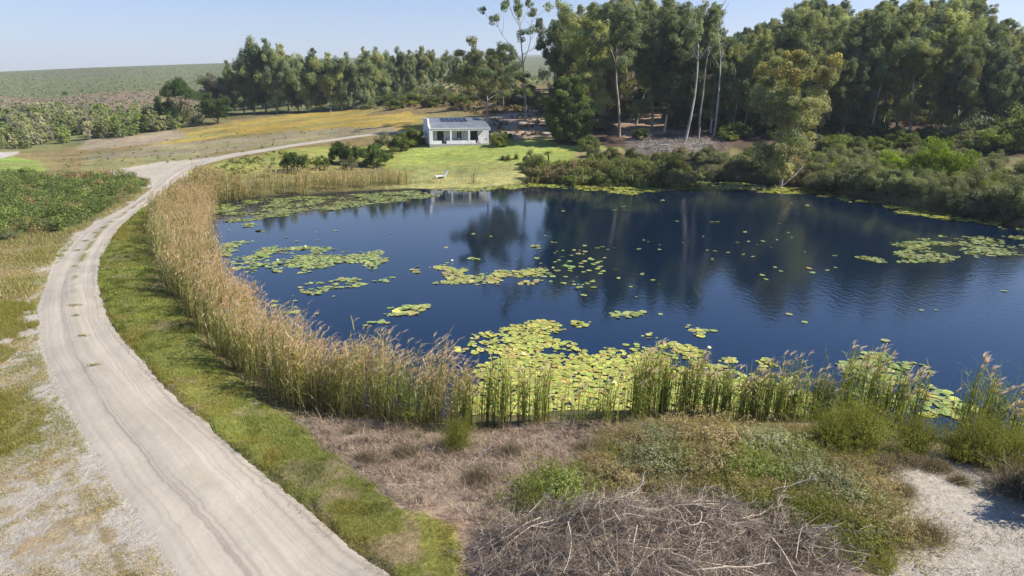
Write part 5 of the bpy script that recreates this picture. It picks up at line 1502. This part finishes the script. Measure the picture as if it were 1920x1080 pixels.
def wiry(name, seed, w, h, nb, cols, wts, thick=.012, leafy=0, leafcol=(.12, .12, .04), upright=.8, arch=.3):
    """fine-stemmed bush: many wiry stems from one foot, with small leaves along them"""
    rs = np.random.RandomState(seed); cl = Cloud()
    root = empty(name)
    an = rs.uniform(0, 6.283, nb); el = rs.uniform(upright * .45, 1.5, nb)
    L = h * rs.uniform(.6, 1.1, nb) / np.maximum(np.sin(el), .45)
    t = np.linspace(0, 1, 5)
    d = np.stack([np.cos(an) * np.cos(el), np.sin(an) * np.cos(el), np.sin(el)], -1)
    foot = np.stack([rs.normal(size=nb) * w * .16, rs.normal(size=nb) * w * .16, np.zeros(nb) - .05], -1)
    P = foot[:, None] + d[:, None] * (L[:, None] * t)[..., None] + rs.normal(size=(nb, 5, 3)) * (L[:, None] * .03 * t)[..., None]
    P[..., 2] -= arch * L[:, None] * t ** 2.5 * np.cos(el)[:, None]
    b = rs.uniform(0, 6.283, nb); side = np.stack([np.cos(b), np.sin(b), np.zeros(nb)], -1)
    cc = np.asarray(cols)[rs.choice(len(cols), nb, p=np.asarray(wts) / np.sum(wts))] * rs.uniform(.7, 1.3, (nb, 1))
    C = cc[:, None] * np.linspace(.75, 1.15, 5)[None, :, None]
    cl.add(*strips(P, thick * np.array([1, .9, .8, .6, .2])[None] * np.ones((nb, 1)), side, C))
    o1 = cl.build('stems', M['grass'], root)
    if leafy:
        cl = Cloud()
        k = rs.randint(0, nb, leafy); tt = rs.uniform(.3, 1, leafy)
        ii = np.clip((tt * 4).astype(int), 0, 3); fr = tt * 4 - ii
        q = P[k, ii] * (1 - fr)[:, None] + P[k, ii + 1] * fr[:, None] + rs.normal(size=(leafy, 3)) * .03
        Nn = unit(unit(q - np.array([0, 0, h * .2])) + rs.normal(size=(leafy, 3)) * .6)
        cl.add(*leaf_cards(q, Nn, .075 * rs.uniform(.6, 1.4, leafy), .024, np.asarray(leafcol)[None] * rs.uniform(.65, 1.35, (leafy, 1)), 0.0, rs))
        cl.build('foliage', M['leaf'], root)
    root['h'] = h
    return root
WG = wiry('wispy_bush', 601, 1.7, 1.25, 700, [(.13, .14, .03), (.09, .11, .02), (.17, .14, .06)], (1, 1, .7), .011, 9000, (.135, .145, .028), upright=.75, arch=.12)
WOS = [wiry('bracken_bush', 620 + i, 1.9, .85, 420, [[(.20, .17, .10), (.14, .12, .06)], [(.26, .20, .12), (.18, .13, .08)], [(.20, .19, .13), (.14, .14, .08)], [(.13, .15, .04), (.18, .16, .07)]][i], (1, 1), .012, 7500,
                  [(.175, .18, .075), (.25, .21, .115), (.20, .21, .12), (.14, .17, .045)][i], upright=.35, arch=.55) for i in range(4)]
WD = wiry('wispy_bush', 603, 1.4, .6, 900, [(.14, .115, .09), (.20, .17, .13), (.10, .08, .06)], (1, .8, .8), .010, 900, (.15, .13, .08), upright=.4, arch=.4)
_w2 = set()
def wcopy(s):
    if s in WOS: return s if 'category' not in s else copy_tree(s)
    if s.name not in _w2: _w2.add(s.name); return s
    return copy_tree(s)
for src, px, py, top, wd, lb, g in [
        (WG, 1560, 838, 735, 1.0, 'wispy green bush, left one of three before the lily pads at lower right', 1), (WG, 1612, 842, 722, 1.1, 'largest wispy green bush before the reeds at lower right', 1), (WG, 1712, 846, 745, 1.0, 'rounded wispy green bush beside the pale sand patch', 1),
        (WG, 1838, 868, 745, 1.0, 'wispy green bush in front of the rightmost reed clump', 1), (WG, 1790, 862, 775, .8, 'small wispy green bush between two larger ones at the pale sand edge', 1), (WG, 1905, 872, 770, .9, 'wispy green bush at the far right edge above the sand', 1),
        (WOS[3], 1042, 935, 868, 1.0, 'olive green bush standing alone in the dead grass', 0), (WG, 1005, 960, 925, .8, 'little green bush below the lone olive one in dead grass', 0), (WG, 858, 842, 785, .5, 'narrow bright green tuft at the foot of the reeds', 0),
        (WG, 560, 0, 0, 0, '', 9)]:
    if g == 9: continue
    tag(sput(wcopy(src), px, py, top=top + (34 if src is WG and px > 1500 else 0), wide=wd * (.62 if src is WG and px > 1500 else 1)), lb, 'bush')
k_ = 0
for px, py, top, wd in [(1185, 842, 795, 1.2), (1235, 832, 786, 1.3), (1290, 830, 780, 1.3), (1345, 836, 782, 1.3), (1400, 842, 792, 1.3), (1455, 850, 800, 1.3), (1505, 862, 812, 1.3), (1215, 878, 826, 1.3), (1275, 872, 818, 1.3), (1335, 880, 826, 1.3), (1395, 890, 836, 1.3), (1455, 900, 846, 1.3),
                        (1515, 910, 856, 1.3), (1560, 925, 872, 1.3), (1170, 905, 858, 1.2), (1600, 960, 905, 1.3), (1640, 1000, 940, 1.3), (1580, 895, 850, 1.2), (1480, 945, 890, 1.2), (1410, 935, 880, 1.2), (1120, 880, 842, 1.0), (1630, 930, 885, 1.1)]:
    q = [0, 1, 1, 2, 1, 0, 2, 3][rng.randint(0, 8)]; src = WOS[q]
    src = src if 'category' not in src else copy_tree(src)
    tag(sput(src, px, py, top=top + rng.uniform(-4, 14), wide=wd * .9), f'{["olive", "tan brown", "grey olive", "green"][q]} scrub bush, {ORD[k_]} of the mass between the dead branches and the reeds', 'bush', 'olive brown bushes of the near bank'); k_ += 1
for k_, (px, py, top) in enumerate([(1490, 975, 925), (1545, 985, 938), (1430, 960, 918), (1610, 1015, 965), (1150, 860, 835)]):
    tag(sput(wcopy(WG), px, py, top=top, wide=1.3), f'low green grassy tuft, {ORD[k_]} among the brown scrub of the near bank', 'bush', 'green tufts in the near scrub')
k_ = 0
for px, py, top, wd in [(1650, 880, 848, 1.0), (1700, 868, 842, 1.0), (1755, 880, 855, 1.0), (1860, 876, 852, 1.0), (1912, 925, 886, 1.0), (1800, 905, 886, .8), (1740, 1010, 975, 1.0), (1690, 925, 898, .9), (1960, 930, 850, .9), (760, 850, 828, .9), (960, 850, 828, .9), (690, 860, 840, .8), (900, 900, 872, .9), (1100, 845, 822, .9)]:
    tag(sput(wcopy(WD), px, py, top=top, wide=wd), f'small dry greyish twig bush, {ORD[k_]} on the near bank ' + ('around the pale sand patch' if px > 1600 else 'among the dead grass'), 'bush', 'dry twig bushes of the near bank'); k_ += 1

# rank grass and bracken stems between the scrub bushes
cl = Cloud()
x, y = scatter([(1130, 812), (1200, 790), (1500, 800), (1625, 855), (1650, 930), (1690, 1080), (1600, 1070), (1480, 980), (1350, 925), (1200, 925), (1110, 900)], 520)
f = fbm(x * .9, y * .9, 371, 4); k = rng.rand(len(x)) < sstep(.25, .55, f); x, y, f = x[k], y[k], f[k]; n = len(x)
g = sstep(.45, .6, fbm(x * .6, y * .6, 372, 3))[:, None]
c = tint_n(n, [(.24, .195, .11), (.30, .25, .16), (.17, .15, .07)], (1, .8, .8)) * (1 - g) + tint_n(n, [(.15, .165, .035), (.12, .14, .03), (.20, .19, .06)], (1, .8, .7)) * g
blades(cl, x, y, ground(x, y) - .01, rng.uniform(.10, .50, n) * (.5 + f), .012, .8, c, k=4)
o = cl.build('rank_grass', M['grass']); tag(o, 'rank tan and green grass filling the scrub behind the dead branches', 'grass', kind='stuff')

# heap of dead branches
def brush_heap():
    rs = np.random.RandomState(91)
    c = np.array(G(1240, 1045)); z0 = H(*c); root = empty('brush_pile', (c[0], c[1], z0))
    wood = []; cl = Cloud()
    def mound(x, y): return (.35 + 1.3 * fbm(x * .75 + 7, y * .75, 381, 3)) * 1.05 * np.exp(-((x / 3.3) ** 2 + (y / 1.7) ** 2)) + .35 * np.exp(-(((x + 2.4) / 1.3) ** 2 + (y / 1.3) ** 2))
    for i in range(560):
        a = rs.uniform(-4.3, 4.3); b = rs.uniform(-2.0, 1.9)
        if (a / 4.4) ** 2 + (b / 2.0) ** 2 > 1: continue
        an = rs.uniform(0, 6.283); L = rs.uniform(.7, 2.1); m = 7
        t = np.linspace(-.5, .5, m)
        bend = rs.normal() * .3
        px = a + np.cos(an) * t * L - np.sin(an) * bend * L * (t ** 2 - .1); py = b + np.sin(an) * t * L + np.cos(an) * bend * L * (t ** 2 - .1)
        gz = ground(px + c[0], py + c[1], False) - z0
        tilt_ = rs.normal() * .22
        pz = gz + mound(px, py) * rs.uniform(.35, 1.05) + rs.uniform(0, .16) + np.abs(t + .5) * tilt_ * L * (rs.rand() < .5) + np.cumsum(rs.normal(size=m)) * .015 + .12 * abs(bend)
        p = np.stack([px, py, pz], -1)
        r0 = rs.uniform(.004, .010) * (2.1 if rs.rand() < .2 else 1)
        wood.append((p, np.linspace(r0, r0 * .4, m), rs.rand()))
        for q in range(rs.randint(26, 46)):
            k = rs.randint(1, m - 1); s_ = p[k] + (p[k + 1] - p[k]) * rs.rand()
            d = unit(unit(p[k + 1] - p[k]) * .8 + rs.normal(size=3) * np.array([.7, .7, .45]) + np.array([0, 0, .12]))
            l = rs.uniform(.15, .55); e = s_ + d * l + rs.normal(size=3) * .05
            mid = (s_ + e) / 2 + rs.normal(size=3) * .04
            wood.append((np.stack([s_, mid, e]), np.array([.0036, .0028, .0012]) * rs.uniform(.7, 1.5), rs.rand()))
    for i in range(70):              # coarser limbs lying over the twigs
        a = rs.uniform(-4.0, 4.0); b = rs.uniform(-1.8, 1.7)
        if (a / 4.2) ** 2 + (b / 1.8) ** 2 > 1: continue
        an = rs.normal() * .7 + (math.pi if rs.rand() < .5 else 0); L = rs.uniform(.9, 2.4); m = 8; t = np.linspace(-.5, .5, m); bend = rs.normal() * .35
        px = a + np.cos(an) * t * L - np.sin(an) * bend * L * (t ** 2 - .1); py = b + np.sin(an) * t * L + np.cos(an) * bend * L * (t ** 2 - .1)
        pz = ground(px + c[0], py + c[1], False) - z0 + mound(px, py) * rs.uniform(.85, 1.1) + .08 + np.abs(t + .5) * rs.normal() * .12 * L + np.cumsum(rs.normal(size=m)) * .02
        p = np.stack([px, py, pz], -1); r0 = rs.uniform(.010, .020); wood.append((p, np.linspace(r0, r0 * .35, m), rs.uniform(.45, 1)))
        for q in range(5):
            k = rs.randint(2, m - 1); d = unit(unit(p[k] - p[k - 1]) + rs.normal(size=3) * .6); l = rs.uniform(.3, .9)
            wood.append((np.stack([p[k], p[k] + d * l * .5 + rs.normal(size=3) * .05, p[k] + d * l]), np.array([r0 * .5, r0 * .35, r0 * .12]), rs.uniform(.4, 1)))
    Vs, Fs, Cs, n = [], [], [], 0
    for p, r_, f in wood:
        V, Fq = tube_arr(p, r_, 3 if len(p) == 3 else 5)
        base = np.array([.105, .085, .062]) * (1 - f) + np.array([.40, .35, .28]) * f ** 2.2 + np.array([.02, .012, .008])
        Vs.append(V); Fs.append(Fq + n); Cs.append(np.repeat(base[None] * rs.uniform(.75, 1.2), len(V), 0)); n += len(V)
    o = mesh_obj('dead_branches', np.concatenate(Vs), np.concatenate(Fs), M['twig'], root, col=np.concatenate(Cs))
    o['kind'] = 'stuff'
    tag(root, 'wide heap of dead grey brown branches and twigs at the bottom of the view', 'brush pile')
brush_heap()
for k_, (px, py, L, rz) in enumerate([(1165, 955, 2.6, 1.0), (1350, 960, 2.2, -.4), (1480, 945, 2.0, .3), (1520, 1050, 2.4, -.6), (1010, 1010, 1.8, .5), (900, 870, 1.6, .7), (1130, 880, 2.2, -.3)]):
    x, y = G(px, py); L *= .6; rs = np.random.RandomState(700 + k_); hgt = .55 if py > 930 else .12
    p = limb((-L / 2, 0, hgt), (1, 0, .12), L, rs, 7, .05, .18); parts = [tube_arr(p, np.linspace(.012, .004, len(p)), 5)]
    for q in range(6):
        b = p[rs.randint(2, 7)]; parts.append(tube_arr(limb(b, (1, rs.normal() * .8, rs.uniform(0, .6)), L * rs.uniform(.15, .4), rs, 4, 0, .2), np.linspace(.009, .003, 5), 4))
    V, Fq = join(parts); o = mesh_obj('dead_branch', V, Fq, M['log'], smooth=True); o.location = (x, y, H(x, y)); o.rotation_euler = (0, 0, rz)
    tag(o, ['longest pale bare branch sticking out of the heap of twigs', 'pale forked branch across the top of the twig heap', 'pale branch at the right shoulder of the twig heap', 'pale bent branch low on the right side of the twig heap', 'thin pale branch at the left end of the twig heap', 'single pale stick lying in the dead grass under the dense reeds', 'pale stick leaning on the olive bush in the dead grass'][k_], 'branch', 'loose pale branches')
# a bush just outside the right edge throws its shade on the sand
tag(sput(copy_tree(sA), 2035, 965, top=800, wide=.7), 'dark green bush at the right edge shading the pale sand', 'bush')

# ------------------------------------------------------------------ water lilies
PADM = []
def pad_mesh(seed, n):
    rs = np.random.RandomState(seed)
    a = np.linspace(.10, 2 * math.pi - .10, n); r_ = 1 + rs.normal(size=n) * .035
    zz = np.abs(rs.normal(size=n)) * .03 + .05 * rs.rand() * np.cos(a + rs.uniform(0, 6)) ** 2
    V = np.concatenate([[[.12, 0, .0]], np.stack([np.cos(a) * r_, np.sin(a) * r_, zz], -1)])
    Fq = np.stack([np.zeros(n - 1, int), np.arange(1, n), np.arange(2, n + 1)], -1)
    return V, Fq
PADS = [pad_mesh(i, 15) for i in range(6)]; PADL = [pad_mesh(20 + i, 8) for i in range(4)]
LILY = [([(850, 800), (842, 740), (872, 668), (925, 628), (970, 607), (1010, 601), (1052, 622), (1085, 650), (1140, 660), (1180, 640), (1240, 632), (1330, 640), (1400, 690), (1480, 715), (1560, 770), (1560, 860), (1180, 880), (830, 870)], .97, .125, 0),
        ([(820, 640), (900, 610), (960, 590), (1060, 590), (1140, 630), (1240, 610), (1380, 620), (1480, 680), (1560, 720), (1500, 760), (1000, 760), (860, 740)], .22, .14, 0),
        ([(1480, 715), (1540, 660), (1640, 662), (1720, 690), (1800, 730), (1960, 770), (1960, 850), (1800, 830), (1600, 790), (1540, 780)], .38, .14, 1),
        ([(480, 478), (560, 462), (640, 468), (722, 472), (725, 492), (690, 505), (620, 500), (560, 515), (500, 512)], .58, .14, 1),
        ([(545, 535), (640, 520), (735, 520), (730, 530), (640, 540), (600, 557), (560, 555)], .55, .14, 1),
        ([(400, 455), (490, 450), (530, 470), (500, 500), (470, 515), (430, 490)], .58, .15, 1), ([(470, 520), (540, 530), (560, 560), (520, 560)], .3, .18, 1),
        ([(770, 508), (842, 490), (900, 514), (1010, 503), (1022, 520), (965, 541), (865, 536), (785, 524)], .66, .15, 2),
        ([(850, 478), (905, 470), (900, 486), (860, 488)], .3, .18, 1), ([(930, 460), (1000, 462), (1020, 490), (960, 500)], .18, .18, 1), ([(1040, 470), (1140, 462), (1150, 500), (1120, 540), (1040, 545), (1010, 520)], .13, .17, 1),
        ([(370, 395), (380, 383), (440, 377), (560, 369), (700, 363), (770, 358), (830, 366), (740, 380), (640, 392), (560, 400), (480, 412), (390, 420)], .66, .17, 3),
        ([(380, 425), (470, 418), (520, 440), (420, 448)], .3, .22, 3),
        ([(800, 356), (900, 351), (985, 345), (1060, 334), (1200, 336), (1400, 344), (1500, 352), (1560, 366), (1470, 364), (1380, 356), (1250, 356), (1150, 352), (1000, 350), (900, 360)], .85, .26, 4),
        ([(985, 346), (1060, 335), (1260, 338), (1290, 352), (1180, 366), (1100, 358), (1030, 352)], .6, .26, 4),
        ([(1490, 350), (1600, 366), (1750, 391), (1960, 425), (1960, 440), (1840, 424), (1740, 408), (1640, 388), (1540, 370)], .62, .25, 4),
        ([(1600, 482), (1650, 462), (1720, 448), (1800, 443), (1960, 444), (1960, 476), (1800, 484), (1720, 494), (1640, 492)], .62, .17, 3),
        ([(1240, 596), (1300, 580), (1360, 610), (1345, 640), (1270, 636)], .3, .17, 1), ([(1150, 582), (1210, 588), (1200, 600), (1150, 600)], .3, .16, 1), ([(940, 600), (1010, 592), (1010, 604), (960, 612)], .4, .17, 1),
        ([(700, 592), (740, 575), (800, 572), (805, 600), (720, 605)], .34, .18, 1), ([(640, 600), (720, 600), (740, 620), (660, 616)], .4, .17, 1), ([(470, 560), (560, 555), (600, 590), (560, 600)], .12, .17, 1),
        ([(1030, 575), (1060, 570), (1060, 590), (1035, 590)], .35, .15, 1),
        ([(850, 440), (1400, 420), (1650, 470), (1560, 520), (1300, 560), (1000, 560), (860, 470)], .010, .15, 1), ([(440, 430), (850, 430), (900, 600), (600, 580), (480, 520)], .008, .17, 1), ([(1400, 560), (1900, 540), (1900, 700), (1500, 640)], .003, .16, 1), ([(1000, 370), (1560, 380), (1600, 420), (1100, 430)], .008, .2, 3)]
PC = [[(.33, .34, .075), (.27, .31, .06), (.40, .38, .10), (.38, .28, .08), (.34, .18, .07)], [(.24, .29, .085), (.18, .25, .07), (.30, .31, .10), (.34, .30, .10), (.24, .14, .07)], [(.30, .30, .08), (.22, .27, .07), (.36, .31, .10), (.40, .28, .11), (.40, .20, .09)],
      [(.17, .20, .045), (.22, .24, .06), (.13, .16, .04), (.24, .24, .10), (.2, .16, .06)], [(.24, .27, .05), (.28, .29, .06), (.19, .22, .045), (.30, .27, .08), (.22, .18, .06)]]
PW = [1, .9, .9, .16, .05]
px_, py_, pr_, pc_ = [], [], [], []
for poly, cov, r_, pal in LILY:
    P = np.array([at_z(a, b, 0)[:2] for a, b in poly])
    lo, hi = P.min(0), P.max(0)
    if cov > .15:
        st = r_ * 1.35
        gx, gy = np.meshgrid(np.arange(lo[0], hi[0], st), np.arange(lo[1], hi[1], st))
        x = gx.ravel() + rng.uniform(-.5, .5, gx.size) * st; y = gy.ravel() + rng.uniform(-.5, .5, gx.size) * st
        f = fbm(x * .55, y * .55, 401, 4)
        d = sdist(x, y, P) + (fbm(x * .7, y * .7, 402, 3) - .5) * 2.4
        k = (d > 0) & (rng.rand(len(x)) < np.clip((f - (.78 - .62 * cov)) * 6, 0, 1) * (1 if cov > .9 else .9))
        if cov > .9:
            d2 = sdist(x, y, P) + (fbm(x * .9, y * .9, 402, 4) - .5) * 5.0
            k = (d2 > 0) & (rng.rand(len(x)) < np.clip((f - .24) * 7, .2, 1) * sstep(-.3, 1.8, d2))
    else:
        n = int((hi - lo).prod() * cov / (r_ * r_ * 3.14)); x = rng.uniform(lo[0], hi[0], n); y = rng.uniform(lo[1], hi[1], n)
        k = in_poly(x, y, P) & (fbm(x * .25, y * .25, 403, 3) > .45)
    x, y = x[k], y[k]
    k = sdist(x, y, SHORE) > -.2
    x, y = x[k], y[k]
    px_.append(x); py_.append(y); pr_.append(r_ * rng.uniform(.45, 1.35, len(x))); pc_.append(tint_n(len(x), PC[pal], PW, .15))
px_, py_, pr_, pc_ = map(np.concatenate, (px_, py_, pr_, pc_))
dist = np.sqrt(px_ ** 2 + py_ ** 2)
score = np.where((np.arctan2(np.abs(px_), py_) < R(38)), pr_ / dist, 0)
order = np.argsort(-score)
big = set(order[:300].tolist())
# the 300 that show largest stand alone, the others are one mass
pmats = []
variants = []
for q in range(10):
    V, Fq = PADS[q % 6]
    c = np.array([PC[0][0], PC[0][1], PC[0][2], PC[0][0], PC[0][1], PC[0][2], PC[0][3], PC[0][4], PC[1][0], PC[1][2]][q])
    rq = np.random.RandomState(q); C = c[None] * (1 + rq.normal(size=(len(V), 1)) * .12); C[0] *= .75; kb = rq.rand(len(V)) < [.0, .2, .1, .35, .05, .15, .5, .6, .1, .25][q]; C[kb] = C[kb] * .4 + np.array([.16, .10, .035]) * .6
    variants.append(mesh_obj('lily_pad', V, Fq, M['pad'], col=C, smooth=True))
usedv = set()
for i in order[:300]:
    q = rng.choice(10, p=np.array([1, 1, .9, 1, 1, .9, .25, .12, .6, .6]) / 7.37)
    o = variants[q] if q not in usedv else variants[q].copy()
    if q in usedv: COL.objects.link(o)
    usedv.add(q)
    o.location = (px_[i], py_[i], .012 + rng.uniform(0, .035)); o.scale = (pr_[i],) * 3
    o.rotation_euler = (rng.normal() * .06, rng.normal() * .06, rng.uniform(0, 6.28))
    tag(o, 'round yellow green lily pad floating in the mat behind the near reeds', 'lily pad', 'lily pads of the near water')
for q in range(10):
    if q not in usedv: bpy.data.objects.remove(variants[q])
Vs, Fs, Cs, n = [], [], [], 0
for i in order[300:]:
    V, Fq = (PADS if dist[i] < 45 else PADL)[i % 4]
    a = rng.uniform(0, 6.283); ca, sa = math.cos(a), math.sin(a)
    v = np.stack([V[:, 0] * ca - V[:, 1] * sa, V[:, 0] * sa + V[:, 1] * ca, V[:, 2]], -1) * pr_[i]
    tx, ty = rng.normal() * .09, rng.normal() * .09
    v[:, 2] += v[:, 0] * tx + v[:, 1] * ty
    v += [px_[i], py_[i], .012 + rng.uniform(0, .035)]
    c = pc_[i][None] * (1 + rng.normal(size=(len(v), 1)) * .1); c[0] *= .75
    if rng.rand() < .4: kb = rng.rand(len(v)) < .3; c[kb] = c[kb] * .45 + np.array([.16, .10, .035]) * .55
    Vs.append(v); Fs.append(Fq + n); Cs.append(c); n += len(v)
o = mesh_obj('lily_pads', np.concatenate(Vs), np.concatenate(Fs), M['pad'], col=np.concatenate(Cs), smooth=True)
tag(o, 'floating lily pads in rafts and loose patches over the wider pond', 'lily pads', kind='stuff')
print('pads', len(px_), 'objects', len(bpy.data.objects))
# white lily flowers
fl = MB()
def flower(x, y, s, lb):
    cl = Cloud(); m = 16
    an = np.arange(m) * 2.4; el = np.linspace(.3, 1.3, m)
    t = np.linspace(0, 1, 3); d = np.stack([np.cos(an) * np.cos(el), np.sin(an) * np.cos(el), np.sin(el)], -1)
    P = d[:, None] * (s * t)[None, :, None]
    cl.add(*strips(P, np.array([.3, .55, .08])[None] * s * np.ones((m, 1)), np.stack([-np.sin(an), np.cos(an), np.zeros(m)], -1), np.full((m, 3, 3), .78)))
    o = cl.build('lily_flower', M['grass']); o.location = (x, y, .07); tag(o, lb, 'lily flower', 'white water lily flowers')
for px, py, lb in [(1152, 722, 'white lily flower open in the near pad mat left of the tall green reeds'), (982, 668, 'white lily flower at the left side of the near pad mat'), (1330, 656, 'white lily flower at the back right corner of the near pad mat'),
                   (573, 464, 'white lily flower at the top of the left middle pad raft'), (521, 490, 'white lily flower inside the left middle pad raft'), (848, 491, 'white lily flower at the top of the centre pad raft')]:
    a = at_z(px, py, 0); flower(a[0], a[1], .12, lb)

# ------------------------------------------------------------------ air
m, nt, out = new_mat('air')
pv = N(nt, 'VolumePrincipled'); pv.inputs['Color'].default_value = (.80, .88, 1.0, 1); pv.inputs['Density'].default_value = 0.0002; pv.inputs['Anisotropy'].default_value = .2
nt.links.new(pv.outputs[0], out.inputs['Volume'])
o = MB().box(-4300, 4300, -4300, 4300, -4.0, 235).build('haze', m); tag(o, 'thin bluish air fading the distant hills', 'haze', kind='stuff')
